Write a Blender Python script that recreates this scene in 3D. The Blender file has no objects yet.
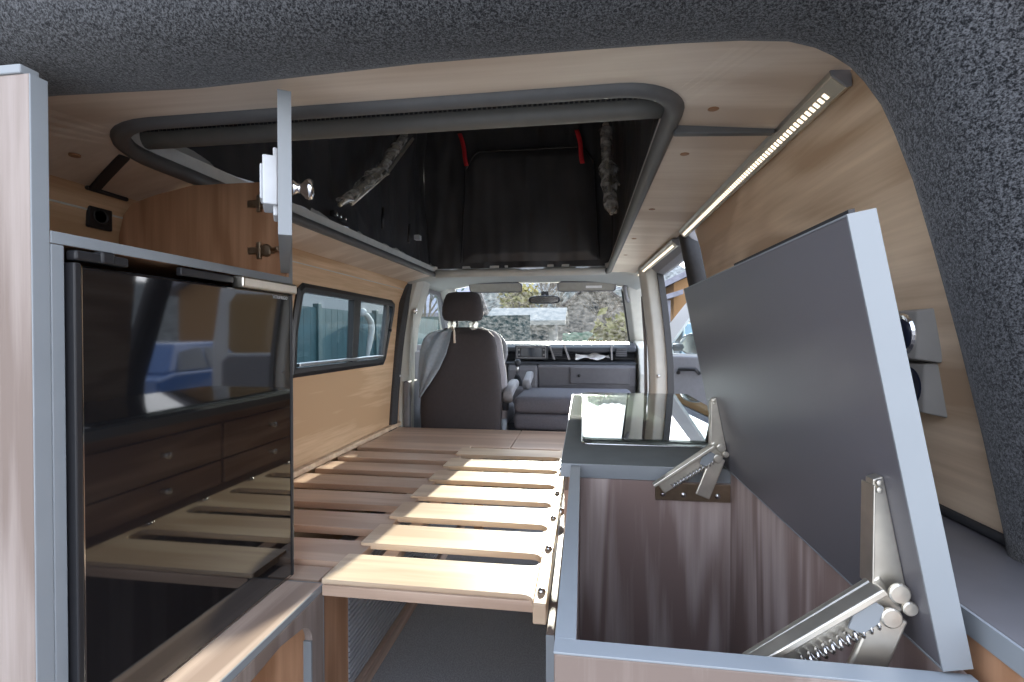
import bpy, bmesh, math, random
from mathutils import Vector, Matrix, noise
random.seed(7)
C = bpy.context.scene.collection
S = bpy.context.scene
PI = math.pi

# ------------------------------------------------------------------ materials
def new_mat(name):
    m = bpy.data.materials.new(name); m.use_nodes = True
    nt = m.node_tree
    return m, nt, nt.nodes['Principled BSDF']
def rgb(c): return (c[0], c[1], c[2], 1)
def plain(name, c, rough=.5, metal=0, spec=.5, noise_amt=.06, nscale=30, bump=0, bscale=200, coat=0):
    m, nt, b = new_mat(name)
    tc = nt.nodes.new('ShaderNodeTexCoord'); n = nt.nodes.new('ShaderNodeTexNoise')
    n.inputs['Scale'].default_value = nscale; n.inputs['Detail'].default_value = 4
    nt.links.new(tc.outputs['Object'], n.inputs['Vector'])
    r = nt.nodes.new('ShaderNodeValToRGB')
    r.color_ramp.elements[0].color = rgb([x*(1-noise_amt) for x in c]); r.color_ramp.elements[0].position = .3
    r.color_ramp.elements[1].color = rgb([min(1, x*(1+noise_amt)) for x in c]); r.color_ramp.elements[1].position = .7
    nt.links.new(n.outputs['Fac'], r.inputs['Fac']); nt.links.new(r.outputs['Color'], b.inputs['Base Color'])
    b.inputs['Roughness'].default_value = rough; b.inputs['Metallic'].default_value = metal
    b.inputs['Specular IOR Level'].default_value = spec; b.inputs['Coat Weight'].default_value = coat
    if bump:
        n2 = nt.nodes.new('ShaderNodeTexNoise'); n2.inputs['Scale'].default_value = bscale; n2.inputs['Detail'].default_value = 3
        nt.links.new(tc.outputs['Object'], n2.inputs['Vector'])
        bp = nt.nodes.new('ShaderNodeBump'); bp.inputs['Strength'].default_value = bump; bp.inputs['Distance'].default_value = .004
        nt.links.new(n2.outputs['Fac'], bp.inputs['Height']); nt.links.new(bp.outputs['Normal'], b.inputs['Normal'])
    return m
def wood(name, light, dark, axis='y', rough=.45, ring=9, cross=7, streak=.62, seed=0.):
    """board laminate: long wavy growth lines along one axis plus fine pores"""
    m, nt, b = new_mat(name); N = nt.nodes.new; L = nt.links.new
    tc = N('ShaderNodeTexCoord')
    k = 'xyz'.index(axis)
    def mapped(long, short):
        mp = N('ShaderNodeMapping'); s = [short]*3; s[k] = long
        mp.inputs['Scale'].default_value = s; mp.inputs['Location'].default_value = (seed, seed*.7, seed*1.3)
        L(tc.outputs['Object'], mp.inputs['Vector']); return mp
    a = N('ShaderNodeTexNoise'); a.inputs['Scale'].default_value = 1; a.inputs['Detail'].default_value = 2.5; a.inputs['Distortion'].default_value = .35
    L(mapped(.9, cross).outputs[0], a.inputs['Vector'])
    mul = N('ShaderNodeMath'); mul.operation = 'MULTIPLY'; mul.inputs[1].default_value = ring*6.283; L(a.outputs['Fac'], mul.inputs[0])
    sn = N('ShaderNodeMath'); sn.operation = 'SINE'; L(mul.outputs[0], sn.inputs[0])
    f = N('ShaderNodeTexNoise'); f.inputs['Scale'].default_value = 1; f.inputs['Detail'].default_value = 6; f.inputs['Roughness'].default_value = .65
    L(mapped(3.2, 75).outputs[0], f.inputs['Vector'])
    g = N('ShaderNodeTexNoise'); g.inputs['Scale'].default_value = 1; g.inputs['Detail'].default_value = 3
    L(mapped(1.1, 14).outputs[0], g.inputs['Vector'])
    mr = N('ShaderNodeMapRange'); mr.inputs['From Min'].default_value = -1; mr.inputs['From Max'].default_value = 1
    mr.inputs['To Min'].default_value = -.06; mr.inputs['To Max'].default_value = .38; L(sn.outputs[0], mr.inputs['Value'])
    m1 = N('ShaderNodeMath'); m1.operation = 'MULTIPLY_ADD'; m1.inputs[1].default_value = streak; L(f.outputs['Fac'], m1.inputs[0]); L(mr.outputs[0], m1.inputs[2])
    m2 = N('ShaderNodeMath'); m2.operation = 'MULTIPLY_ADD'; m2.inputs[1].default_value = .75; L(g.outputs['Fac'], m2.inputs[0]); L(m1.outputs[0], m2.inputs[2])
    r = N('ShaderNodeValToRGB'); e = r.color_ramp.elements
    e[0].position = .45; e[0].color = rgb(light); e[1].position = 1.15 if False else 1.0; e[1].color = rgb(dark)
    L(m2.outputs[0], r.inputs['Fac']); L(r.outputs['Color'], b.inputs['Base Color'])
    b.inputs['Roughness'].default_value = rough; b.inputs['Specular IOR Level'].default_value = .4
    bp = N('ShaderNodeBump'); bp.inputs['Strength'].default_value = .12; bp.inputs['Distance'].default_value = .001
    L(f.outputs['Fac'], bp.inputs['Height']); L(bp.outputs['Normal'], b.inputs['Normal'])
    return m
def felt_mat(name, lo, hi):
    m, nt, b = new_mat(name); N = nt.nodes.new; L = nt.links.new
    tc = N('ShaderNodeTexCoord')
    n = N('ShaderNodeTexNoise'); n.inputs['Scale'].default_value = 620; n.inputs['Detail'].default_value = 2; n.inputs['Roughness'].default_value = .7
    v = N('ShaderNodeTexNoise'); v.inputs['Scale'].default_value = 330; v.inputs['Detail'].default_value = 2; v.inputs['Distortion'].default_value = .6
    L(tc.outputs['Object'], n.inputs['Vector']); L(tc.outputs['Object'], v.inputs['Vector'])
    ad = N('ShaderNodeMath'); ad.operation = 'MULTIPLY'; L(n.outputs['Fac'], ad.inputs[0]); L(v.outputs['Fac'], ad.inputs[1])
    r = N('ShaderNodeValToRGB'); r.color_ramp.elements[0].position = .17; r.color_ramp.elements[0].color = rgb(lo)
    r.color_ramp.elements[1].position = .36; r.color_ramp.elements[1].color = rgb(hi)
    L(ad.outputs[0], r.inputs['Fac']); L(r.outputs['Color'], b.inputs['Base Color'])
    b.inputs['Roughness'].default_value = .95; b.inputs['Specular IOR Level'].default_value = .1
    b.inputs['Sheen Weight'].default_value = .25
    bp = N('ShaderNodeBump'); bp.inputs['Strength'].default_value = .6; bp.inputs['Distance'].default_value = .003
    L(ad.outputs[0], bp.inputs['Height']); L(bp.outputs['Normal'], b.inputs['Normal'])
    return m
def glass_mat(name, tint, refl=.08, rough=0., dirt=0.):
    m = bpy.data.materials.new(name); m.use_nodes = True; nt = m.node_tree
    for n in list(nt.nodes): nt.nodes.remove(n)
    N = nt.nodes.new; L = nt.links.new
    o = N('ShaderNodeOutputMaterial'); t = N('ShaderNodeBsdfTransparent'); t.inputs[0].default_value = rgb(tint)
    g = N('ShaderNodeBsdfGlossy'); g.inputs['Roughness'].default_value = rough
    lwf = N('ShaderNodeLayerWeight'); lw = N('ShaderNodeMath'); lw.operation = 'POWER'; lw.inputs[1].default_value = 5; L(lwf.outputs['Facing'], lw.inputs[0])
    mx = N('ShaderNodeMixShader')
    ad = N('ShaderNodeMath'); ad.operation = 'ADD'; ad.inputs[1].default_value = refl; ad.use_clamp = True
    L(lw.outputs[0], ad.inputs[0]); L(ad.outputs[0], mx.inputs[0]); L(t.outputs[0], mx.inputs[1]); L(g.outputs[0], mx.inputs[2])
    last = mx
    if dirt:
        d = N('ShaderNodeBsdfDiffuse'); d.inputs[0].default_value = (.8, .8, .78, 1)
        tr = N('ShaderNodeBsdfTranslucent'); tr.inputs[0].default_value = (.8, .8, .78, 1)
        a2 = N('ShaderNodeAddShader'); L(d.outputs[0], a2.inputs[0]); L(tr.outputs[0], a2.inputs[1])
        tc = N('ShaderNodeTexCoord'); n = N('ShaderNodeTexNoise'); n.inputs['Scale'].default_value = 28; n.inputs['Detail'].default_value = 6
        L(tc.outputs['Object'], n.inputs['Vector'])
        mp = N('ShaderNodeMapRange'); mp.inputs['From Min'].default_value = .35; mp.inputs['From Max'].default_value = .8; mp.inputs['To Max'].default_value = dirt*2
        L(n.outputs['Fac'], mp.inputs['Value'])
        m3 = N('ShaderNodeMixShader'); L(mp.outputs[0], m3.inputs[0]); L(mx.outputs[0], m3.inputs[1]); L(a2.outputs[0], m3.inputs[2]); last = m3
    L(last.outputs[0], o.inputs[0]); return m
def emit(name, c, s):
    m, nt, b = new_mat(name); b.inputs['Emission Color'].default_value = rgb(c); b.inputs['Emission Strength'].default_value = s
    b.inputs['Base Color'].default_value = rgb(c); return m

M = {}
M['oak_wall'] = wood('oak_wall', (.72, .52, .335), (.50, .325, .185), 'y', .45, ring=3, cross=8, streak=.9)
M['oak_right'] = wood('oak_right', (.76, .59, .42), (.46, .315, .20), 'y', .45, ring=7, cross=3.2, seed=3.)
M['oak_ceiling'] = wood('oak_ceiling', (.72, .62, .51), (.54, .43, .33), 'x', .38, ring=3, cross=5, seed=5.)
M['oak_front'] = wood('oak_front', (.335, .28, .25), (.18, .135, .112), 'z', .5, ring=3, cross=10, streak=.7, seed=1.)
M['oak_warm'] = wood('oak_warm', (.52, .30, .18), (.33, .17, .09), 'z', .45, ring=4, cross=8, seed=2.)
M['oak_bench'] = wood('oak_bench', (.55, .42, .34), (.32, .23, .18), 'y', .45, ring=4, cross=9, seed=4.)
M['oak_grey'] = wood('oak_grey', (.52, .43, .395), (.24, .17, .15), 'z', .5, ring=5, cross=9, seed=6.)
M['oak_drawer'] = wood('oak_drawer', (.56, .40, .30), (.34, .21, .15), 'y', .45, ring=4, cross=9, seed=8.)
M['slat_wood'] = wood('slat_wood', (.73, .59, .43), (.52, .38, .26), 'x', .4, ring=3, cross=8, seed=9.)
M['board_wood'] = wood('board_wood', (.60, .44, .33), (.42, .29, .21), 'x', .35, ring=3, cross=8, seed=11.)
M['edge_band'] = plain('edge_band', (.225, .243, .257), .38, 0, .5, .03, 12)
M['lid_grey'] = plain('lid_grey', (.105, .10, .11), .34, 0, .5, .06, 5, .06, 900)
M['ledge_grey'] = plain('ledge_grey', (.11, .105, .11), .4, 0, .5, .08, 20)
M['worktop'] = plain('worktop', (.20, .216, .212), 1, 0, .0, .05, 15)
M['hob_grey'] = plain('hob_grey', (.16, .17, .165), .45)
M['felt'] = felt_mat('felt', (.006, .0065, .008), (.105, .108, .115))
M['carpet'] = felt_mat('carpet', (.12, .12, .125), (.30, .295, .30))
M['black_gloss'] = plain('black_gloss', (.006, .006, .007), .045, 0, .6, 0, 3, coat=.5)
M['black_plastic'] = plain('black_plastic', (.015, .015, .017), .4)
M['black_rubber'] = plain('black_rubber', (.02, .02, .022), .55)
M['dark_pad'] = plain('dark_pad', (.05, .05, .052), .8, 0, .3, .1, 60, .3, 300)
M['grey_rubber'] = plain('grey_rubber', (.10, .10, .10), .5)
M['fabric_black'] = plain('fabric_black', (.045, .045, .048), .45, 0, .45, .2, 5, .15, 400)
M['rail_grey'] = plain('rail_grey', (.60, .61, .59), .45)
M['shell_grey'] = plain('shell_grey', (.3, .3, .3), .6)
M['trim_light'] = plain('trim_light', (.55, .55, .51), .6, 0, .4, .04, 20)
M['visor_beige'] = plain('visor_beige', (.36, .35, .31), .7)
M['beam_grey'] = plain('beam_grey', (.15, .145, .13), .5)
M['trim_grey'] = plain('trim_grey', (.22, .22, .235), .6, 0, .4, .05, 40)
M['head_liner'] = plain('head_liner', (.50, .52, .50), .9, 0, .2, .05, 200)
M['seat_back'] = plain('seat_back', (.058, .052, .055), .75, 0, .3, .06, 60, .15, 500)
M['seat_fabric'] = plain('seat_fabric', (.26, .25, .27), .9, 0, .2, .08, 120, .2, 600)
M['seat_dark'] = plain('seat_dark', (.05, .048, .052), .85, 0, .2, .1, 120, .2, 600)
M['cloth'] = plain('cloth', (.34, .40, .46), .9, 0, .2, .06, 60, .15, 400)
M['cord'] = plain('cord', (.75, .66, .55), .8)
M['dash_dark'] = plain('dash_dark', (.03, .034, .042), .55)
M['seat_pad'] = plain('seat_pad', (.115, .115, .135), .85, 0, .2, .08, 120, .2, 600)
M['satin'] = plain('satin', (.24, .24, .25), .35)
M['dash_mid'] = plain('dash_mid', (.12, .118, .13), .6)
M['silver'] = plain('silver', (.6, .6, .6), .28, 1)
M['zinc'] = plain('zinc', (.70, .66, .58), .42, 1, .5, .15, 25)
M['zinc_dark'] = plain('zinc_dark', (.36, .28, .20), .38, 1, .5, .2, 30)
M['steel'] = plain('steel', (.62, .62, .62), .25, 1)
M['chrome'] = plain('chrome', (.8, .8, .8), .12, 1)
M['alu'] = plain('alu', (.66, .63, .56), .3, 1)
M['white_plastic'] = plain('white_plastic', (.50, .52, .54), .4)
M['outlet_grey'] = plain('outlet_grey', (.27, .255, .235), .45)
M['hole_blue'] = plain('hole_blue', (.01, .014, .03), .3)
M['red'] = plain('red', (.55, .02, .03), .7)
M['plastic_film'] = plain('plastic_film', (.34, .33, .29), .2, 0, .8, .5, 25, .6, 60)
M['tambour'] = plain('tambour', (.30, .31, .33), .45)
M['screw_brown'] = plain('screw_brown', (.30, .15, .07), .5)
M['paper'] = plain('paper', (.8, .8, .8), .7)
M['screen'] = plain('screen', (.03, .04, .055), .08)
M['glass_clear'] = glass_mat('glass_clear', (.46, .49, .475), .01, 0, .022)
M['glass_dark'] = glass_mat('glass_dark', (.62, .68, .70), .0)
M['glass_door'] = glass_mat('glass_door', (.8, .88, .88), .05)
M['glass_lid'] = glass_mat('glass_lid', (.50, .53, .51), .10)
M['led_on'] = emit('led_on', (1, .86, .66), .62)
M['led_off'] = plain('led_off', (.42, .38, .30), .4)
M['tarmac'] = plain('tarmac', (.22, .22, .215), .9, 0, .2, .2, 2)
M['fence_teal'] = plain('fence_teal', (.022, .06, .066), .6, 0, .4, .2, 3)
M['render_white'] = plain('render_white', (.34, .335, .32), .85)
M['render_grey'] = plain('render_grey', (.20, .20, .195), .85)
M['render_orange'] = plain('render_orange', (.30, .17, .075), .85)
M['roof_tile'] = plain('roof_tile', (.07, .065, .07), .8, 0, .3, .3, 8)
M['roof_pale'] = plain('roof_pale', (.2, .2, .23), .8, 0, .3, .2, 5)
M['window_pane'] = plain('window_pane', (.03, .04, .05), .1)
M['bark'] = plain('bark', (.16, .15, .13), .9, 0, .2, .3, 8)
M['leaf'] = plain('leaf', (.11, .17, .12), .8, 0, .2, .4, 5)
M['leaf_yellow'] = plain('leaf_yellow', (.22, .20, .08), .8, 0, .2, .4, 5)
M['car_blue'] = plain('car_blue', (.04, .12, .32), .25, 0, .6, .02, 2, coat=.8)
M['car_pale'] = plain('car_pale', (.14, .22, .26), .25, 0, .6, .02, 2, coat=.8)
M['car_white'] = plain('car_white', (.7, .72, .74), .3, 0, .6, .02, 2, coat=.6)
M['tyre'] = plain('tyre', (.02, .02, .02), .8)
M['van_paint'] = plain('van_paint', (.62, .63, .64), .35, 0, .5, .02, 2, coat=.5)

# ------------------------------------------------------------------ mesh helpers
def nb(): return bmesh.new()
def quadface(bm, vs):
    try: return bm.faces.new(vs)
    except ValueError: return None
def box(bm, x0, x1, y0, y1, z0, z1):
    v = [bm.verts.new((x, y, z)) for z in (z0, z1) for y in (y0, y1) for x in (x0, x1)]
    for f in ((0,2,3,1),(4,5,7,6),(0,1,5,4),(2,6,7,3),(0,4,6,2),(1,3,7,5)): bm.faces.new([v[i] for i in f])
    return v
def prism(bm, pts, axis, a0, a1):
    """extrude a 2D polygon along an axis; pts in the remaining two axes in xyz order"""
    def p(u, w, a): return {'x': (a, u, w), 'y': (u, a, w), 'z': (u, w, a)}[axis]
    A = [bm.verts.new(p(u, w, a0)) for u, w in pts]; B = [bm.verts.new(p(u, w, a1)) for u, w in pts]
    n = len(pts); bm.faces.new(A[::-1]); bm.faces.new(B)
    for i in range(n): bm.faces.new((A[i], A[(i+1) % n], B[(i+1) % n], B[i]))
    return A + B
def ring_loft(bm, rings, close=True, cap=True):
    R = [[bm.verts.new(p) for p in r] for r in rings]; n = len(R[0])
    for a, b in zip(R, R[1:]):
        for i in range(n if close else n-1):
            quadface(bm, (a[i], a[(i+1) % n], b[(i+1) % n], b[i]))
    if cap and close:
        quadface(bm, R[0][::-1]); quadface(bm, R[-1])
    return R
def tube(bm, pts, r, seg=10, cap=True, closed=False):
    pts = [Vector(p) for p in pts]; rings = []; n = len(pts); prev = None
    for i, p in enumerate(pts):
        if closed: d = (pts[(i+1) % n]-pts[i-1]).normalized()
        else: d = (pts[min(i+1, n-1)]-pts[max(i-1, 0)]).normalized()
        if prev is None:
            up = Vector((0, 0, 1)) if abs(d.z) < .9 else Vector((1, 0, 0)); u = d.cross(up).normalized()
        else:
            u = (prev - d*prev.dot(d)).normalized()
        prev = u; w = d.cross(u); rr = r[i] if isinstance(r, (list, tuple)) else r
        rings.append([p+(u*math.cos(a)+w*math.sin(a))*rr for a in (2*PI*k/seg for k in range(seg))])
    if closed: rings.append(rings[0])
    R = ring_loft(bm, rings, True, cap and not closed)
    if closed: bmesh.ops.remove_doubles(bm, verts=bm.verts[:], dist=1e-6)
def lathe(bm, prof, org, axis=(0, 0, 1), seg=20):
    ax = Vector(axis).normalized(); up = Vector((0, 0, 1)) if abs(ax.z) < .9 else Vector((1, 0, 0))
    u = ax.cross(up).normalized(); w = ax.cross(u); o = Vector(org)
    ring_loft(bm, [[o+ax*h+(u*math.cos(a)+w*math.sin(a))*max(r, 1e-4) for a in (2*PI*k/seg for k in range(seg))] for r, h in prof])
def superring(cx, cy, z, hx, hy, n=3., seg=28):
    out = []
    for k in range(seg):
        a = 2*PI*k/seg; c, s = math.cos(a), math.sin(a)
        out.append((cx+hx*math.copysign(abs(c)**(2/n), c), cy+hy*math.copysign(abs(s)**(2/n), s), z))
    return out
def grid(bm, fn, nu, nv):
    V = [[bm.verts.new(fn(i/nu, j/nv)) for i in range(nu+1)] for j in range(nv+1)]
    for j in range(nv):
        for i in range(nu): bm.faces.new((V[j][i], V[j][i+1], V[j+1][i+1], V[j+1][i]))
def rrect(x0, x1, y0, y1, r, seg=8):
    """rounded rectangle outline, radii r = (x0y0, x1y0, x1y1, x0y1)"""
    if not isinstance(r, (tuple, list)): r = (r,)*4
    out = []
    for (cx, cy, a0, q) in ((x0+r[0], y0+r[0], PI, r[0]), (x1-r[1], y0+r[1], 1.5*PI, r[1]), (x1-r[2], y1-r[2], 0, r[2]), (x0+r[3], y1-r[3], .5*PI, r[3])):
        for k in range(seg+1):
            a = a0+.5*PI*k/seg; out.append((cx+q*math.cos(a), cy+q*math.sin(a)))
    return out
def holed(bm, outer, hole, to3d, thick):
    """flat panel with one hole: a ring of quads between the hole outline and matching points of the outline"""
    cx = sum(p[0] for p in hole)/len(hole); cy = sum(p[1] for p in hole)/len(hole)
    def ray_hit(dx, dy):
        best = None
        for i in range(len(outer)):
            (ax, ay), (bx, by) = outer[i], outer[(i+1) % len(outer)]
            ex, ey = bx-ax, by-ay; den = dx*ey-dy*ex
            if abs(den) < 1e-9: continue
            t = ((ax-cx)*ey-(ay-cy)*ex)/den; s = ((ax-cx)*dy-(ay-cy)*dx)/den
            if t > 0 and -1e-6 <= s <= 1+1e-6 and (best is None or t < best): best = t
        return (cx+dx*best, cy+dy*best)
    O = [ray_hit(p[0]-cx, p[1]-cy) for p in hole]
    for c in outer:
        k = min(range(len(O)), key=lambda i: (O[i][0]-c[0])**2+(O[i][1]-c[1])**2); O[k] = c
    n = len(hole)
    F = [[bm.verts.new(to3d(p[0], p[1], d)) for p in loop] for d in (0, thick) for loop in (hole, O)]
    for i in range(n):
        j = (i+1) % n
        quadface(bm, (F[0][i], F[0][j], F[1][j], F[1][i])); quadface(bm, (F[2][j], F[2][i], F[3][i], F[3][j]))
        quadface(bm, (F[0][j], F[0][i], F[2][i], F[2][j])); quadface(bm, (F[1][i], F[1][j], F[3][j], F[3][i]))
def rootloc(o):
    v = Vector((0, 0, 0))
    while o: v += o.location; o = o.parent
    return v
def obj(name, bm, mat, parent=None, bevel=0, smooth=False, mtx=None, loc=None, mods=()):
    if mtx is not None: bmesh.ops.transform(bm, matrix=mtx, verts=bm.verts)
    bmesh.ops.recalc_face_normals(bm, faces=bm.faces[:])
    off = rootloc(parent) if parent else Vector(loc or (0, 0, 0))
    bmesh.ops.translate(bm, vec=-off, verts=bm.verts)
    me = bpy.data.meshes.new(name); bm.to_mesh(me); bm.free()
    if smooth: me.polygons.foreach_set('use_smooth', [True]*len(me.polygons))
    me.materials.append(M[mat] if isinstance(mat, str) else mat)
    o = bpy.data.objects.new(name, me); C.objects.link(o)
    if parent: o.parent = parent
    else: o.location = off
    if bevel:
        b = o.modifiers.new('bevel', 'BEVEL'); b.width = bevel; b.segments = 2; b.limit_method = 'ANGLE'; b.angle_limit = .6
    for kind, kw in mods:
        mo = o.modifiers.new(kind.lower(), kind)
        for a, v in kw.items(): setattr(mo, a, v)
    return o
def tag(o, label, cat, group=None, kind=None):
    o['label'] = label; o['category'] = cat
    if group: o['group'] = group
    if kind: o['kind'] = kind
    return o
def thing(name, loc, label, cat, group=None, kind=None):
    o = bpy.data.objects.new(name, None); o.empty_display_size = .05; C.objects.link(o); o.location = loc
    return tag(o, label, cat, group, kind)
def lbl(o, s): o['label'] = s; return o
def bobj(name, mat, parent, *dims, bevel=.0015, **kw):
    bm = nb(); box(bm, *dims); return obj(name, bm, mat, parent, bevel, **kw)
def dup(root, loc, label=None):
    r = root.copy(); C.objects.link(r); r.location = loc
    if label: r['label'] = label
    for ch in list(root.children):
        c = ch.copy(); C.objects.link(c); c.parent = r
        for g in ch.children:
            d = g.copy(); C.objects.link(d); d.parent = c
    return r
def smoothmod(levels=2): return ('SUBSURF', dict(levels=levels, render_levels=levels))
ST = 'structure'

# ------------------------------------------------------------------ camera, world, sun
cam = bpy.data.objects.new('camera', bpy.data.cameras.new('camera')); C.objects.link(cam)
cam.location = (0, 0, 1); cam.rotation_euler = (math.radians(90-.7), 0, math.radians(8.25))
cam.data.sensor_width = 36; cam.data.lens = 490/1024*36; cam.data.clip_start = .02; cam.data.clip_end = 400
S.camera = cam
w = bpy.data.worlds.new('sky'); S.world = w; w.use_nodes = True
nt = w.node_tree; bg = nt.nodes['Background']
tc = nt.nodes.new('ShaderNodeTexCoord'); sx = nt.nodes.new('ShaderNodeSeparateXYZ'); rp = nt.nodes.new('ShaderNodeValToRGB')
nt.links.new(tc.outputs['Generated'], sx.inputs[0]); nt.links.new(sx.outputs['Z'], rp.inputs[0])
e = rp.color_ramp.elements; e[0].position = 0; e[0].color = (.90, .91, .94, 1); e[1].position = .7; e[1].color = (.56, .66, .86, 1)
nt.links.new(rp.outputs[0], bg.inputs[0]); dp = nt.nodes.new('ShaderNodeVectorMath'); dp.operation = 'DOT_PRODUCT'; dp.inputs[1].default_value = (.3, .95, .1)
nt.links.new(tc.outputs['Generated'], dp.inputs[0])
hz = nt.nodes.new('ShaderNodeMapRange'); hz.inputs['From Min'].default_value = -.2; hz.inputs['From Max'].default_value = 1; hz.inputs['To Min'].default_value = 1.35; hz.inputs['To Max'].default_value = 2.9
nt.links.new(dp.outputs['Value'], hz.inputs['Value']); nt.links.new(hz.outputs[0], bg.inputs[1])   # hazy sky, brighter round the sun
sun = bpy.data.objects.new('sun', bpy.data.lights.new('sun', 'SUN')); C.objects.link(sun)
sun.data.energy = 11.5; sun.data.angle = math.radians(.6); sun.data.color = (1, .93, .82)
sd = Vector((.018, 1, .272)).normalized(); sun.rotation_euler = sd.to_track_quat('Z', 'Y').to_euler(); sun.location = sd*30
S.view_settings.view_transform = 'Standard'; S.view_settings.look = 'None'; S.view_settings.gamma = 1
S.view_settings.use_curve_mapping = False; S.view_settings.exposure = 1.65
S.cycles.diffuse_bounces = 8; S.cycles.max_bounces = 16; S.cycles.transparent_max_bounces = 16

# ------------------------------------------------------------------ shell of the van
bm = nb(); box(bm, -1.22, .50, -.1, 4.6, -.05, 0)
tag(obj('floor', bm, 'carpet'), 'dark grey carpeted van floor under the slatted bed', 'floor', kind=ST)

HX0, HX1, HY0, HY1 = -.95, .155, .785, 3.04
hatch = rrect(HX0, HX1, HY0, HY1, (.19, .10, .05, .05), 10)
def cz(x, y, d):
    z = 1.385
    if x < HX0: z -= .048*min(1, (HX0-x)/.17)
    if x > .25: z -= .01*(x-.25)/.11
    return (x, y, z+d)
bm = nb(); holed(bm, [(-1.14, .585), (.375, .585), (.375, 3.06), (-1.14, 3.06)], hatch, cz, .018)
ceil = tag(obj('ceiling', bm, 'oak_ceiling'), 'pale oak ceiling panel around the roof hatch', 'ceiling', kind=ST)
for x, y in ((.218, .873), (.212, 1.081), (.207, 1.54), (.20, 2.0), (.2, 2.4), (-1.06, .80), (-1.02, .86)):
    bm = nb(); lathe(bm, [(.0, -.001), (.008, -.001), (.010, .0), (.010, .004)], (x, y, cz(x, y, 0)[2]-.003), (0, 0, 1), 14)
    lbl(obj('screw_cap', bm, 'screw_brown', ceil, smooth=False), 'brown screw cap')
bm = nb(); prism(bm, [(.165, .935), (.345, .955), (.345, .972), (.165, .95)], 'z', 1.368, 1.386)
tag(obj('trim_1', bm, 'grey_rubber', bevel=.003), 'grey seam strip across the ceiling between hatch and light strip', 'trim', kind=ST)
bm = nb(); ring_loft(bm, [[(x, y0, cz(x, 0, 0)[2]-.004), (x, y0+.026, cz(x, 0, 0)[2]-.004), (x, y0+.026, cz(x, 0, 0)[2]+.004), (x, y0, cz(x, 0, 0)[2]+.004)] for x, y0 in ((-.965, .905), (-1.0, .92), (-1.05, .942), (-1.10, .965), (-1.12, .974))])
tube(bm, [(-1.122, .97, 1.337), (-1.124, 1.075, 1.337)], .006, 6)
tag(obj('trim_2', bm, 'black_rubber', bevel=.003), 'dark seam strip on the ceiling above the left cabinet', 'trim', kind=ST)
bm = nb(); tube(bm, [(x, y, 1.388) for x, y in hatch], .017, 10, closed=True)
tag(obj('trim_3', bm, 'grey_rubber', smooth=True), 'grey rubber gasket around the roof hatch opening', 'trim', kind=ST)
# light inner frame of the hatch, just above the gasket
bm = nb()
prof = [(.010, 1.40), (.004, 1.405), (.004, 1.435), (-.02, 1.445), (-.035, 1.47), (-.06, 1.47), (-.06, 1.40)]
ho = rrect(HX0, HX1, HY0, HY1, (.19, .10, .05, .05), 10); hcx, hcy = (HX0+HX1)/2, (HY0+HY1)/2
def inset(d): return rrect(HX0+d, HX1-d, HY0+d, HY1-d, (max(.01, .19-d), max(.01, .10-d), max(.01, .05-d), max(.01, .05-d)), 10)
ring_loft(bm, [[(x, y, z) for x, y in inset(d)] for d, z in prof], True, False)
tag(obj('trim_4', bm, 'rail_grey', smooth=False), 'pale metal inner rail of the roof hatch', 'trim', kind=ST)

bm = nb(); tube(bm, [(-.93+1.065*k/8, 3.036, 1.392) for k in range(9)], .026, 12)
tag(obj('trim_17', bm, 'trim_light', smooth=True), 'pale front rail of the roof hatch above the cab', 'trim', kind=ST)
# left wall: side panel with window hole, then the curve up to the ceiling
WIN = [(1.835, .83), (2.764, .83), (2.80, .86), (2.94, 1.15), (2.945, 1.19), (2.90, 1.21), (1.93, 1.215), (1.895, 1.19), (1.85, 1.02)]
def wl(y, z, d):
    x = -1.18+.03*max(0, (z-1.2)/.06)**1.5*.5
    return (x-d, y, z)
bm = nb()
hole = []
for i in range(len(WIN)):
    a, b = WIN[i], WIN[(i+1) % len(WIN)]
    for k in range(4): hole.append((a[0]+(b[0]-a[0])*k/4, a[1]+(b[1]-a[1])*k/4))
holed(bm, [(.40, 0), (3.06, 0), (3.06, 1.27), (.40, 1.27)], hole, wl, .03)
tag(obj('wall_left', bm, 'oak_wall'), 'light oak left side panel with the sliding window', 'wall', kind=ST)
bm = nb()
pr = [(-1.162, 1.268), (-1.155, 1.295), (-1.143, 1.32), (-1.128, 1.338), (-1.11, 1.35), (-1.13, 1.39), (-1.19, 1.30), (-1.19, 1.268)]
prism(bm, pr, 'y', .40, 3.06)
tag(obj('wall_left_upper', bm, 'oak_wall'), 'curved oak strip between left wall and ceiling', 'wall', kind=ST)
bm = nb(); tube(bm, [(-1.157, y, 1.297) for y in (.42, 1.7, 3.05)], .004, 8)
tag(obj('trim_5', bm, 'trim_light', smooth=True), 'thin pale bead along the top of the left oak wall', 'trim', kind=ST)
bm = nb(); box(bm, -1.178, -1.15, 1.1, 3.0, .422, .447)
tag(obj('trim_6', bm, 'slat_wood', bevel=.004), 'light batten along the foot of the left oak wall', 'trim', kind=ST)
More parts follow.
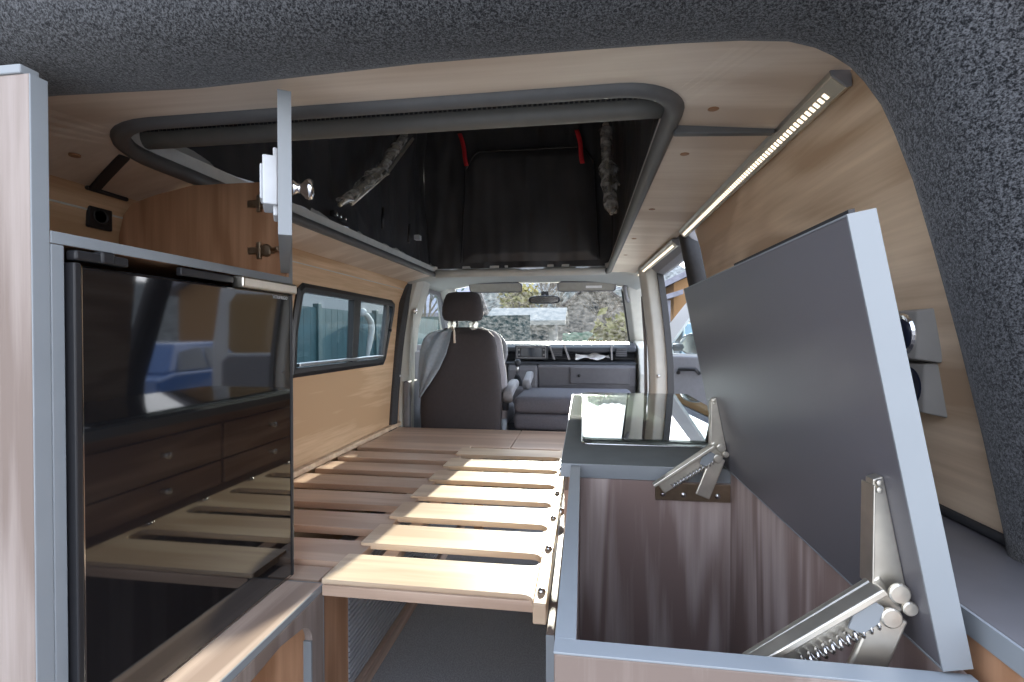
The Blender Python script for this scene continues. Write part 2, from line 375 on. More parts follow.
# dark B pillar strip and cab pillar on the left
bm = nb()
rings = []
for t in range(9):
    z = .40+.97*t/8; y = 2.86+.22*(t/8)**1.2; x = -1.176+.05*(t/8)**4
    rings.append([(x+.012, y, z), (x+.024, y+.03, z), (x+.024, y+.07, z), (x-.02, y+.10, z), (x-.03, y, z)])
ring_loft(bm, rings)
b_strip = tag(obj('trim_7', bm, 'dark_pad', bevel=.004), 'dark padded strip at the front end of the left oak wall', 'trim', kind=ST)
for z, y in ((.74, 2.975), (1.25, 3.08)):
    bm = nb(); lathe(bm, [(0, .006), (.006, .005), (.008, 0)], (-1.15, y, z), (1, -.3, 0), 12); obj('screw', bm, 'silver', b_strip, smooth=True)
bm = nb(); rings = []
for t in range(9):
    z = .0+1.40*t/8; y = 2.99+.11*(t/8); x = -1.165+.10*max(0, (t/8-.72))/.28
    rings.append([(x, y, z), (x+.03, y+.05, z), (x+.02, y+.22, z), (x-.06, y+.24, z), (x-.06, y, z)])
ring_loft(bm, rings)
pil = tag(obj('trim_8', bm, 'trim_light', bevel=.006), 'pale plastic pillar cover behind the driver seat', 'trim', kind=ST)
bm = nb(); box(bm, -1.15, -1.112, 3.03, 3.2, .0, .70); lbl(obj('lower_cover', bm, 'trim_grey', pil, .008), 'dark grey lower cover')

# left window
wnd = thing('window_1', (-1.18, 2.39, 1.02), 'black framed sliding side window in the left oak wall', 'window', kind=ST)
def off_poly(pts, d):
    n = len(pts); cx = sum(p[0] for p in pts)/n; cy = sum(p[1] for p in pts)/n; out = []
    for i in range(n):
        a, b, c = Vector(pts[i-1]), Vector(pts[i]), Vector(pts[(i+1) % n])
        e1 = (b-a).normalized(); e2 = (c-b).normalized(); n1 = Vector((-e1.y, e1.x)); n2 = Vector((-e2.y, e2.x)); m = (n1+n2)
        m = m.normalized()/max(.4, m.normalized().dot(n1)); q = b+m*d
        out.append((q.x, q.y))
    return out
bm = nb()
L0 = off_poly(hole, -.006); L1 = off_poly(hole, .012); Lr = off_poly(hole, .032)
ring_loft(bm, [[(-1.172, *p) for p in L0], [(-1.166, *p) for p in L1], [(-1.168, *p) for p in Lr], [(-1.20, *p) for p in Lr], [(-1.205, *p) for p in L0], [(-1.172, *p) for p in L0]], True, False)
obj('window_frame', bm, 'black_plastic', wnd)
bm = nb(); prism(bm, [(2.36, .86), (2.40, .86), (2.44, 1.20), (2.385, 1.20)], 'x', -1.20, -1.166); obj('centre_bar', bm, 'black_plastic', wnd, .003)
bm = nb(); prism(bm, [(2.41, .86), (2.43, .86), (2.48, 1.20), (2.45, 1.20)], 'x', -1.19, -1.172); obj('sash_bar', bm, 'black_plastic', wnd, .002)
bm = nb(); prism(bm, [(2.74, .86), (2.775, .875), (2.86, 1.10), (2.845, 1.18), (2.825, 1.18)], 'x', -1.196, -1.168); obj('sash_bar', bm, 'grey_rubber', wnd, .003)
bm = nb(); box(bm, -1.196, -1.160, 1.88, 2.74, .868, .882); obj('sliding_rail', bm, 'silver', wnd, .002)
bm = nb(); lathe(bm, [(.004, 0), (.010, .003), (.010, .014), (0, .016)], (-1.166, 2.84, 1.03), (1, 0, 0), 12); obj('catch', bm, 'black_plastic', wnd, smooth=True)
for y0, y1, x in ((1.86, 2.41, -1.19), (2.40, 2.93, -1.183)):
    bm = nb(); prism(bm, [(y0, .85), (y1-.12 if y1 > 2.5 else y1-.03, .85), (y1, 1.205), (y0+.03, 1.205)], 'x', x, x+.003); obj('pane', bm, 'glass_dark', wnd)

# right wall with its curve, sliding door opening in front of it
bm = nb()
PR = [(.43, 0), (.455, .10), (.457, .77), (.445, .9), (.43, 1.05), (.415, 1.2), (.395, 1.3), (.372, 1.372)]
prof = PR+[(x+.03, z) for x, z in PR[::-1]]
R = [[(x, y, z) for x, z in prof] for y in (.45, 1.0, 1.5, 1.75)]
ring_loft(bm, R)
tag(obj('wall_right', bm, 'oak_right'), 'light oak right side wall panel behind the raised flap', 'wall', kind=ST)
bm = nb(); tube(bm, [(.452, .40, .778), (.452, 1.05, .778)], .006, 8)
tag(obj('trim_9', bm, 'black_rubber', smooth=True), 'black seal where the right oak wall meets the grey shelf', 'trim', kind=ST)
bm = nb(); rings = []
for t in range(13):
    z = 1.37*t/12; x = .362+.16*(1.37-max(z, .8)); y = 1.86-.17*(1.37-max(z, .75))
    rings.append(superring(x+.03, y+.03, z, .04, .045, 3, 16))
ring_loft(bm, rings)
tag(obj('trim_10', bm, 'dark_pad', smooth=True), 'dark padded pillar at the rear of the sliding door opening', 'trim', kind=ST)
# header above the sliding door
bm = nb(); prism(bm, [(.36, 1.372), (.34, 1.39), (.46, 1.42), (.47, 1.345), (.43, 1.325), (.395, 1.335)], 'y', 1.84, 3.0)
tag(obj('trim_11', bm, 'trim_grey', bevel=.006), 'dark grey header along the top of the sliding door opening', 'trim', kind=ST)
# right B pillar
bm = nb(); rings = []
for t in range(13):
    z = 1.40*t/12; k = max(0, (z-.75)/.65); x = .40-.06*k**1.6; y = 2.72+.05*k
    rings.append([(x-.035, y+.03, z), (x-.01, y-.01, z), (x+.06, y-.02, z), (x+.075, y+.03, z), (x+.06, y+.13, z), (x-.02, y+.15, z), (x-.035, y+.10, z)])
ring_loft(bm, rings)
bp = tag(obj('trim_12', bm, 'trim_light', bevel=.008), 'pale plastic pillar between sliding door and passenger door', 'trim', kind=ST)
bm = nb(); rings = []
for t in range(13):
    z = .02+1.35*t/12; k = max(0, (z-.75)/.65); x = .40-.06*k**1.6; y = 2.72+.05*k
    rings.append([(x+.045, y-.036, z), (x+.078, y-.03, z), (x+.085, y+.02, z), (x+.06, y-.004, z), (x+.045, y-.016, z)])
ring_loft(bm, rings); lbl(obj('door_seal', bm, 'black_rubber', bp), 'black rubber door seal')
bm = nb(); tube(bm, [(.355, 2.86, .6), (.35, 2.86, .95), (.335, 2.88, 1.22)], .009, 8); obj('seat_belt', bm, 'trim_grey', bp, smooth=True)
bm = nb(); box(bm, .350, .372, 2.83, 2.89, 1.19, 1.26); obj('belt_guide', bm, 'trim_light', bp, .006)
bm = nb(); lathe(bm, [(0, .006), (.008, .005), (.010, 0)], (.40, 2.708, .78), (0, -1, 0), 12); obj('screw', bm, 'silver', bp, smooth=True)

# ------------------------------------------------------------------ felt tailgate surround
edge = [(-1.3, 1.30, .62), (-1.05, 1.35, .62), (-.78, 1.358, .63), (-.55, 1.352, .63)]
ctr = [(-.153, .258, .63), (.0, .258, .63), (.084, .257, .63), (.135, .255, .63), (.174, .251, .63), (.195, .244, .63), (.209, .236, .63), (.222, .226, .63), (.233, .213, .625), (.246, .193, .62),
       (.256, .17, .615), (.271, .128, .61), (.287, .07, .60), (.306, -.004, .59), (.325, -.086, .58), (.340, -.159, .57), (.347, -.199, .565)]
edge += [(x*Y/.45, 1+dz*Y/.45, Y) for x, dz, Y in ctr]
bm = nb(); rings = []
ne = len(edge)
for i, (x, z, Y) in enumerate(edge):
    a = edge[max(i-1, 0)]; b = edge[min(i+1, ne-1)]
    t = Vector((b[0]-a[0], b[1]-a[1])).normalized(); n = Vector((-t.y, t.x))   # outward
    if n.y < -.2: n = -n
    if i > 6 and n.x < 0: n = -n
    sec = [(.035, .015), (.012, .012), (.002, .006), (0, -.004), (.0, -.025), (.004, -.06), (.014, -.085), (.032, -.105), (.06, -.118), (.12, -.125), (.22, -.12), (.3, -.05), (.06, .02)]
    rings.append([(x+n.x*o, Y+dy, z+n.y*o) for o, dy in sec])
ring_loft(bm, rings)
lx, lz, lY = edge[-1]
tr = tag(obj('trim_13', bm, 'felt', smooth=True), 'grey felt lined frame around the open tailgate', 'trim', kind=ST)
bm = nb(); lathe(bm, [(0, -.03), (.028, -.03), (.036, -.022), (.038, -.006), (.03, .004), (0, .004)], (lx+.03, lY-.05, lz-.004), (0, 0, 1), 20)
lbl(obj('end_cap', bm, 'white_plastic', tr, smooth=True), 'pale rounded end cap')

# ------------------------------------------------------------------ LED strips
def led(loc, x0, y0, x1, y1, z, label, dots):
    t = thing('light_strip', loc, label, 'light', 'light strips along the right ceiling edge')
    bm = nb(); ax = (Vector((x1, y1, z))-Vector((x0, y0, z))); L = ax.length
    def sweep(sec, q=.72): sec = [(u*q, v*q) for u, v in sec]; return [[(x0+u, y0, z+v) for u, v in sec], [(x1+u, y1, z+v) for u, v in sec]]
    ring_loft(bm, sweep([(-.022, .004), (-.018, .006), (.014, .006), (.016, -.028), (.011, -.028), (-.0185, -.004)])); obj('profile', bm, 'alu', t)
    bm = nb(); ring_loft(bm, sweep([(-.016, -.006), (.009, -.0265), (.007, -.029), (-.018, -.0085)])); obj('diffuser', bm, 'led_off', t)
    bm = nb(); d = ax.normalized(); st = .0125
    for k in range(dots):
        f0 = .035/L+k*(1-.05/L)/dots; f1 = f0+.5*(1-.05/L)/dots
        P = lambda f: Vector((x0, y0, z))+ax*f
        ring_loft(bm, [[P(f)+Vector((u*.72, 0, v*.72)) for u, v in [(-.0085, -.0157), (.002, -.0242), (.0008, -.0256), (-.0097, -.0171)]] for f in (f0, f1)])
    lbl(obj('led_row', bm, 'led_on', t), 'row of warm white lit diodes')
    bm = nb(); q = d*-.004
    ring_loft(bm, [[(x0+u+q.x*k, y0+q.y*k, z+v) for u, v in [(-.016, .004), (.011, .005), (.0125, -.0205), (.0075, -.021), (-.0138, -.0035)]] for k in (0, 1)]); obj('end_cap', bm, 'trim_grey', t)
    return t
led((.36, .76, 1.368), .362, .76, .356, 1.84, 1.372, 'lit LED strip above the right oak wall, near the tailgate', 72)
led((.34, 1.88, 1.362), .352, 1.96, .322, 2.98, 1.364, 'lit LED strip above the sliding door opening', 60)

# ------------------------------------------------------------------ pop-up roof
roof = thing('pop_up_roof', (-.4, 1.9, 1.48), 'raised pop-up roof with black tent fabric above the ceiling hatch', 'pop-up roof')
def roofz(y): return 1.50+(y-.7)*.40
bm = nb(); prism(bm, [(.66, 1.47), (.66, roofz(.66)+.06), (3.2, roofz(3.2)+.06), (3.2, roofz(3.2)), (.72, roofz(.72))], 'x', -1.1, .30); obj('shell', bm, 'shell_grey', roof)
bm = nb(); tube(bm, [(-.98+1.16*k/12, .95, 1.428) for k in range(13)], .022, 14); obj('rear_beam', bm, 'beam_grey', roof, smooth=True)
bm = nb()
for k in range(110):
    x = -.93+1.07*k/110
    for j in range(2): box(bm, x, x+.006, .9255-j*.001, .9275-j*.001, 1.432+j*.008, 1.437+j*.008)
o = obj('mesh_strip', bm, 'black_rubber', roof)
def fold(x, z, s):
    return .026*noise.noise((x*5+s, z*1.3, s))+.011*noise.noise((x*17, z*4+s, s*2))
def front(u, v):
    x = -1.01+1.23*u; z = 1.42+(roofz(3.06)-1.42)*v
    return (x, 3.03-.02*v+1.1*fold(x, z, 3), z)
bm = nb(); grid(bm, front, 90, 50); obj('front_fabric', bm, 'fabric_black', roof, smooth=True)
def side(xb, s):
    def f(u, v):
        y = .72+2.38*u; z = 1.44+(roofz(y)+.01-1.44)*v
        return (xb+1.6*fold(y, z, s)+(.02*math.sin(v*PI) if s > 6 else -.02*math.sin(v*PI)), y, z)
    return f
bm = nb(); grid(bm, side(-.965, 5), 100, 24); obj('side_fabric', bm, 'fabric_black', roof, smooth=True)
bm = nb(); grid(bm, side(.17, 7), 100, 24); obj('side_fabric', bm, 'fabric_black', roof, smooth=True)
# zipped window flap in the front fabric, with piping
WX0, WX1, WZ0, WZ1 = -.72, .06, 1.45, 2.13
def fl(u, v):
    k = .035*(1-v); x = WX0-k+(WX1-WX0+2*k)*u; z = WZ0+(WZ1-WZ0)*v
    ex = min(u, 1-u); r = .12
    if v > 1-.14 and ex < r: z -= .10*((r-ex)/r)**2*((v-.86)/.14)
    b = min(1, min(ex, min(v, 1-v))*14)
    w = .014*math.sin((u-.5)*9+2.5*v*math.copysign(1, u-.5))*(1-v)
    return (x, 2.985-.018*b+w+.7*fold(x, z, 11), z)
bm = nb(); grid(bm, fl, 70, 60); obj('window_flap', bm, 'fabric_black', roof, smooth=True)
bm = nb(); P = [fl(0, k/30) for k in range(31)]+[fl(k/40, 1) for k in range(1, 41)]+[fl(1, 1-k/30) for k in range(1, 31)]
tube(bm, [(x, y-.010, z) for x, y, z in P], .006, 6); obj('zip', bm, 'black_plastic', roof, smooth=True)
for x, z, dx in ((-.755, 2.24, .05), (-.04, 2.22, .04)):
    bm = nb(); pts = [(x+dx*t+.006*math.sin(t*5), 2.955, z-.20*t) for t in [k/8 for k in range(9)]]
    ring_loft(bm, [[(p[0]-.013, p[1], p[2]), (p[0]+.013, p[1]-.004, p[2]), (p[0]+.013, p[1]-.001, p[2]), (p[0]-.013, p[1]+.003, p[2])] for p in pts]); lbl(obj('strap', bm, 'red', roof, smooth=True), 'red tie strap')
# lifting struts wrapped in clear film
for pts, nm in (([(-.93, 1.78, 1.50), (-.905, 2.08, 1.72), (-.88, 2.35, 2.0)], 5), ([(.12, 2.15, 1.52), (.115, 2.35, 1.78), (.11, 2.5, 2.05)], 8)):
    a, b, c = [Vector(p) for p in pts]
    bm = nb(); tube(bm, [a, (a+b)/2, b, (b+c)/2, c], [.008, .010, .016, .016, .016], 10); tube(bm, [a+Vector((.02, .06, .02)), b+Vector((.02, .06, .02)), c+Vector((.02, .06, 0))], .008, 8)
    st = lbl(obj('strut', bm, 'zinc', roof, smooth=True), 'metal gas strut')
    bm = nb(); n = 16; rings = []
    for k in range(n+1):
        t = k/n; p = a.lerp(b, t*2) if t < .5 else b.lerp(c, t*2-1); rr = .030+.016*noise.noise((t*9, nm, 0))+(.012 if .3 < t < .55 else 0)
        if k in (0, n): rr = .006
        rings.append([p+Vector((math.cos(q)*rr*(1+.35*noise.noise((math.cos(q)*2, math.sin(q)*2, t*11+nm))), math.sin(q)*rr, 0)) for q in (2*PI*j/12 for j in range(12))])
    ring_loft(bm, rings); lbl(obj('film_wrap', bm, glass_mat('film', (.72, .72, .7), .16, .12, .25), st), 'crumpled clear plastic film')
bm = nb(); box(bm, -.955, -.935, 1.75, 1.86, 1.452, 1.475); bk = obj('hinge_bracket', bm, 'black_plastic', roof, .002)
for y in (1.77, 1.80, 1.84):
    bm = nb(); lathe(bm, [(0, .004), (.006, .003), (.007, 0)], (-.935, y, 1.462), (1, 0, 0), 10); obj('screw', bm, 'chrome', bk, smooth=True)
bm = nb(); box(bm, -.93, -.90, 2.62, 2.66, 1.53, 1.556); lbl(obj('care_tag', bm, 'white_plastic', roof, .001), 'small white tag')
for y, z in ((2.2, 1.50), (2.55, 1.50)):
    bm = nb(); tube(bm, [(-.935, y, z), (-.93, y, z+.10)], .007, 8); obj('toggle', bm, 'black_plastic', roof, smooth=True)

# ------------------------------------------------------------------ left cabinet with the fridge niche
CX = -.70
cab = thing('tall_cabinet', (-.94, .82, 0), 'tall oak cabinet with grey edges around the black fridge', 'cabinet')
def bobj_panel(name, mat, x0, x1, y0, y1, z0, z1):
    bm = nb(); prism(bm, [(x0, z0), (x1, z0), (x1, z1), (-.95, z1), (-1.05, min(z1, 1.352)), (-1.125, 1.332), (-1.15, 1.30), (x0, 1.25)], 'y', y0, y1); return obj(name, bm, mat, cab, .0015)
def banded(name, mat, dims, edge, lab=None):
    p = bobj_panel(name, mat, *dims); e_ = bobj('edge_strip', 'edge_band', p, *edge, bevel=.001)
    return p
banded('side_panel', 'oak_front', (-1.165, CX-.002, .535, .557, 0, 1.335), (CX-.002, CX, .535, .557, 0, 1.335))
bobj('top_cap', 'edge_band', cab, -1.12, CX-.012, .533, .556, 1.335, 1.347)
banded('partition', 'oak_warm', (-1.165, CX-.002, 1.092, 1.106, .42, 1.370), (CX-.002, CX, 1.092, 1.106, .42, 1.370))
bobj('front_stile', 'edge_band', cab, CX-.022, CX, .5575, .575, .42, 1.122)
bobj('top_board', 'oak_warm', cab, -1.165, CX-.002, .5575, 1.0915, 1.1225, 1.139)
bobj('edge_strip', 'edge_band', cab, CX-.0015, CX+.0005, .5575, 1.0915, 1.1225, 1.139, bevel=.001)
bobj('back_panel', 'oak_warm', cab, -1.165, -1.158, .5575, 1.0915, .42, 1.122)
# inner lining of the open locker: partition skin with vertical grain
bm = nb(); prism(bm, [(-1.16, 1.1395), (CX-.004, 1.1395), (CX-.004, 1.368), (-.95, 1.368), (-1.05, 1.35), (-1.122, 1.33), (-1.147, 1.30), (-1.16, 1.25)], 'y', 1.085, 1.0918); obj('locker_lining', bm, 'oak_warm', cab)
# locker door standing open, seen on edge
hx, hy = CX-.002, 1.078
fx, fy = -.432, .664
dv = Vector((fx-hx, fy-hy, 0)); ang = math.atan2(dv.y, dv.x); DL = dv.length
DM = Matrix.Translation((hx, hy, 0)) @ Matrix.Rotation(ang, 4, 'Z')
# local: u along door from hinge, v = thickness (left-hand side +), w up
bm = nb(); box(bm, .004, DL-.0015, -.009, .009, 1.148, 1.356); door = obj('locker_door', bm, 'oak_front', cab, .001, mtx=DM)
bm = nb(); box(bm, DL-.0015, DL, -.0092, .0092, 1.147, 1.357); box(bm, .004, DL-.0015, -.0092, .0092, 1.356, 1.3575); box(bm, .004, DL-.0015, -.0092, .0092, 1.1465, 1.148)
obj('edge_strip', bm, 'edge_band', door, mtx=DM)
S_ = -1   # inner side of the door faces the locker
bm = nb(); box(bm, DL-.085, DL-.022, S_*.0095, S_*.030, 1.195, 1.268); box(bm, DL-.075, DL-.030, S_*.0095, S_*.016, 1.18, 1.283); box(bm, DL-.070, DL-.034, S_*.030, S_*.034, 1.205, 1.258)
lk = lbl(obj('push_lock', bm, 'white_plastic', door, .004, mtx=DM), 'white plastic push lock')
bm = nb(); lathe(bm, [(.010, .009), (.012, .012), (.008, .018), (.008, .024), (.015, .030), (.017, .036), (.015, .041), (0, .043)], (DL-.055, 0, 1.232), (0, -S_, 0), 18)
lbl(obj('knob', bm, 'chrome', door, smooth=True, mtx=DM), 'chrome push knob')
for z in (1.315, 1.203):
    bm = nb(); box(bm, -.80, -.733, 1.078, 1.0853, z-.008, z+.008); lathe(bm, [(0, .005), (.013, .004), (.016, 0)], (-.752, 1.0805, z), (0, -1, 0), 16)
    tube(bm, [(-.735, 1.077, z), (-.715, 1.068, z), (-.705, 1.060, z)], .006, 8); box(bm, -.775, -.765, 1.076, 1.085, z-.02, z+.02)
    lbl(obj('hinge', bm, 'zinc_dark', cab, .001), 'metal cup hinge')

# low bench the fridge stands on
bench = thing('fridge_bench', (-.88, .80, 0), 'low oak bench with arched opening under the black fridge', 'bench')
bobj('top_board', 'oak_bench', bench, -1.165, -.603, .56, 1.064, .402, .4195)
bobj('edge_strip', 'edge_band', bench, -.6028, -.600, .56, 1.064, .402, .4195)
bobj('edge_strip', 'edge_band', bench, -.69, -.60, 1.0645, 1.067, .402, .4195)
bm = nb()
arc = [(.40+.09*0, 0)]
pts = [(.56, 0), (.56, .4015), (1.064, .4015), (1.064, 0), (1.015, 0), (1.015, .315)]
for k in range(1, 8):
    a = .5*PI*k/7; pts.append((.965+.05*math.cos(a), .315+.05*math.sin(a)))
pts += [(.90, .374), (.82, .366), (.66, .366), (.62, .35), (.60, .30), (.60, 0)]
prism(bm, pts, 'x', -.618, -.600); fp = obj('front_panel', bm, 'oak_front', bench, .001)
bobj('edge_strip', 'edge_band', fp, -.6185, -.5995, 1.010, 1.0148, 0, .315, bevel=0)
bobj('edge_strip', 'edge_band', bench, -.618, -.600, 1.0642, 1.0668, 0, .4015, bevel=0)
bobj('inner_panel', 'oak_warm', bench, -.90, -.885, .56, 1.044, 0, .4015)
bobj('end_panel', 'oak_warm', bench, -1.165, -.6185, 1.045, 1.06, 0, .4015)

# fridge
fr = thing('fridge', (-.9, .83, .42), 'black glossy fridge standing in the tall oak cabinet', 'fridge')
bobj('body', 'black_plastic', fr, -1.15, -.712, .585, 1.08, .421, 1.10, bevel=.004)
dr = bobj('door', 'black_gloss', fr, -.710, -.692, .590, 1.082, .425, 1.095, bevel=.003)
for d in ((-.712, -.689, .5785, .5885, .4215, 1.1), (-.712, -.690, 1.083, 1.0900, .4215, 1.1)): bobj('frame_post', 'black_plastic', fr, *d, bevel=.002)
bobj('chrome_line', 'chrome', fr, -.6915, -.690, .589, .5905, .43, 1.095, bevel=0)
bobj('chrome_line', 'chrome', fr, -.6915, -.690, .59, 1.083, .4212, .4232, bevel=0)
bobj('handle_bar', 'alu', fr, -.705, -.676, .900, 1.088, 1.0965, 1.1195, bevel=.004)
bobj('vent_strip', 'black_plastic', fr, -.705, -.694, .765, .895, 1.104, 1.1185, bevel=.002)
bobj('latch', 'black_plastic', fr, -.705, -.688, .580, .66, 1.103, 1.117, bevel=.003)
bobj('latch', 'black_plastic', fr, -.703, -.685, .615, .635, 1.103, 1.121, bevel=.003)
cu = bpy.data.curves.new('brand_lettering', 'FONT'); cu.body = 'VITRIFRIGO'; cu.size = .0105; cu.extrude = .0003; cu.align_x = 'CENTER'
tx = bpy.data.objects.new('tmp', cu); C.objects.link(tx)
me = bpy.data.meshes.new_from_object(tx.evaluated_get(bpy.context.evaluated_depsgraph_get())); bpy.data.objects.remove(tx)
me.transform(Matrix.Translation((-.6914, 1.043, 1.083)) @ Matrix(((0, 0, 1, 0), (1, 0, 0, 0), (0, 1, 0, 0), (0, 0, 0, 1))))
me.transform(Matrix.Translation(-fr.location)); me.materials.clear(); me.materials.append(M['white_plastic'])
lt = bpy.data.objects.new('lettering', me); C.objects.link(lt); lt.parent = fr; lbl(lt, 'small white lettering')

# power socket on the van wall inside the locker
so = thing('wall_socket', (-1.155, 1.03, 1.27), 'small dark square socket on the oak wall inside the open locker', 'socket')
bobj('plate', 'black_plastic', so, -1.160, -1.150, 1.0, 1.06, 1.255, 1.315, bevel=.003)
bm = nb(); lathe(bm, [(.018, 0), (.020, .003), (.016, .003), (.014, -.0), (0, 0)], (-1.150, 1.03, 1.285), (1, 0, 0), 16); obj('outlet', bm, 'black_rubber', so, smooth=True)

# ------------------------------------------------------------------ storage box side under the bed
sb = thing('bed_locker', (-.9, 1.7, 0), 'oak bed locker with a ribbed roller shutter under the slats', 'locker')
bobj('front_panel', 'oak_warm', sb, -.638, -.620, 1.07, 1.225, .045, .395)
bm = nb()
n = 24; z0, z1 = .05, .395; pr = []
for k in range(n):
    a = z0+(z1-z0)*k/n; h = (z1-z0)/n
    pr += [(-.624, a), (-.617, a+.2*h), (-.617, a+.75*h), (-.624, a+.95*h)]
prism(bm, [(-.632, z1), (-.632, z0)]+pr, 'y', 1.226, 2.45); lbl(obj('roller_shutter', bm, 'tambour', sb), 'ribbed grey roller shutter')
bobj('base_rail', 'oak_bench', sb, -.640, -.605, 1.07, 2.9, 0, .044)
bobj('back_panel', 'oak_warm', sb, -.638, -.62, 2.46, 2.9, .045, .395)
bobj('end_panel', 'oak_warm', sb, -1.165, -.6385, 2.88, 2.9, 0, .395)
bobj('divider', 'oak_warm', sb, -1.165, -.6385, 1.07, 1.085, 0, .395)

# ------------------------------------------------------------------ slatted bed
def slat(x0, x1, y0, y1, flare=0, r=.022, z0=.400, z1=.420):
    bm = nb(); q = .003; pts = [(x0+q, y0), ]
    if flare:
        pts += [(x1-r, y0)]
        for k in range(1, 5): a = .5*PI*k/4; pts.append((x1-r+r*math.sin(a), y0-r+r*math.cos(a)))
        for k in range(4, 0, -1): a = .5*PI*k/4; pts.append((x1-r+r*math.sin(a), y1+r-r*math.cos(a)))
        pts += [(x1-r, y1)]
    else: pts += [(x1, y0), (x1, y1)]
    pts += [(x0+q, y1), (x0, y1-q), (x0, y0+q)]
    prism(bm, pts, 'z', z0, z1); return bm
fx_ = thing('slatted_bed_base', (-.9, 1.9, .4), 'fixed slatted bed base along the left oak wall', 'bed')
for k in range(7):
    y = 1.172+.2*k
    if k == 0: y = 1.165
    obj('slat', slat(-1.150, -.575, y, y+.128, z0=.4005, z1=.4225), 'board_wood', fx_, .002)
bobj('support_rail', 'board_wood', fx_, -1.150, -1.12, 1.09, 2.5, .37, .400)
bobj('support_rail', 'board_wood', fx_, -.66, -.6385, 1.09, 2.5, .3955, .400)
bobj('first_board', 'board_wood', fx_, -1.150, -.625, 1.088, 1.155, .4005, .4125)
mv = thing('sliding_slat_frame', (-.35, 1.8, .4), 'sunlit pull-out slat frame between the left base and the kitchen', 'bed')
fr_y = [1.062, 1.266, 1.464, 1.66, 1.862, 2.066, 2.278]
for i, y in enumerate(fr_y):
    obj('slat', slat(-.605, -.105, y, y+.136, True, .026, .4135 if False else .4130, .4300), 'slat_wood', mv, .003)
bobj('front_strip', 'board_wood', mv, -.598, -.106, 1.053, 1.0605, .396, .421, bevel=.002)
rl = bobj('side_rail', 'slat_wood', mv, -.1052, -.076, 1.03, 2.44, .385, .4300, bevel=.003)
lbl(rl, 'pale side rail with bolts')
for y in (1.08, 1.30, 1.52, 1.76, 2.0, 2.22):
    bm = nb(); lathe(bm, [(0, .008), (.006, .007), (.009, .004), (.010, 0)], (-.09, y, .430), (0, 0, 1), 12); obj('bolt', bm, 'steel', mv, smooth=True)
bobj('under_rail', 'board_wood', mv, -.53, -.49, 1.10, 2.43, .390, .4128, bevel=.002)
bobj('support_leg', 'oak_warm', mv, -.53, -.49, 2.35, 2.39, 0, .390, bevel=.002)
bobj('support_leg', 'oak_warm', mv, -.16, -.12, 2.35, 2.39, 0, .412, bevel=.002)
tag(bobj('bed_board', 'board_wood', None, -1.150, -.372, 2.476, 2.95, .402, .4200, bevel=.003), 'wide wooden bed board behind the driver seat', 'bed board', 'bed boards at the front')
tag(bobj('bed_board', 'board_wood', None, -.368, -.06, 2.476, 2.95, .402, .4200, bevel=.003), 'narrow wooden bed board beside the kitchen unit, behind the passenger seat', 'bed board', 'bed boards at the front')
for y in (2.90, 2.50): bobj('cross_bar', 'board_wood', fx_, -1.15, -.06, y, y+.03, .37, .4)

# ------------------------------------------------------------------ kitchen block
kt = thing('kitchen_unit', (.15, 1.3, 0), 'oak kitchen block with open storage well and drawers on the right', 'kitchen unit')
bobj('left_panel', 'oak_grey', kt, -.024, -.006, .435, 1.03, 0, .7285)
bobj('rim', 'edge_band', kt, -.0245, -.0055, .4345, 1.0195, .7285, .7305, bevel=.0005)
bobj('rear_panel', 'oak_front', kt, -.024, .305, .415, .4345, 0, .7285)
bobj('rim', 'edge_band', kt, -.0245, .3055, .4145, .4345, .7285, .7305, bevel=.0005)
bobj('well_end', 'oak_grey', kt, -.0055, .304, 1.022, 1.036, 0, .704)
bobj('well_side', 'oak_grey', kt, .290, .306, .436, 1.021, 0, .7285)
bobj('well_floor', 'oak_grey', kt, -.0055, .289, .436, 1.021, .02, .035)
lg = bobj('back_shelf', 'ledge_grey', kt, .318, .4555, .30, 1.015, .757, .772, bevel=.001)
bobj('edge_strip', 'edge_band', lg, .3150, .3179, .30, 1.015, .752, .772, bevel=.0005)
bobj('shelf_front', 'oak_warm', kt, .318, .334, .30, 1.015, .0, .756)
bobj('carcass', 'oak_drawer', kt, -.022, .425, 1.037, 2.20, 0, .704)
bm = nb(); box(bm, -.030, -.0225, 1.04, 2.2, .672, .704); lbl(obj('top_rail', bm, 'oak_drawer', kt, .001), 'oak rail under the worktop')
for y0, y1, z0, z1, kn in ((1.05, 1.66, .535, .668, True), (1.05, 1.66, .44, .53, True), (1.675, 2.19, .535, .668, True), (1.675, 2.19, .44, .53, False)):
    d = bobj('drawer', 'oak_drawer', kt, -.040, -.0225, y0, y1, z0, z1, bevel=.002)
    bm = nb(); yk = 1.40 if y0 < 1.5 else 1.95
    lathe(bm, [(.009, 0), (.007, .006), (.006, .012), (.011, .018), (.012, .023), (.009, .027), (0, .028)], (-.040, yk, (z0+z1)/2+.01), (-1, 0, 0), 16)
    obj('knob', bm, 'chrome', d, smooth=True)
bobj('bed_support_panel', 'oak_front', kt, -.074, -.058, 1.0, 2.19, 0, .384)
bobj('edge_strip', 'edge_band', kt, -.0743, -.0577, .9985, .9999, 0, .384, bevel=0)
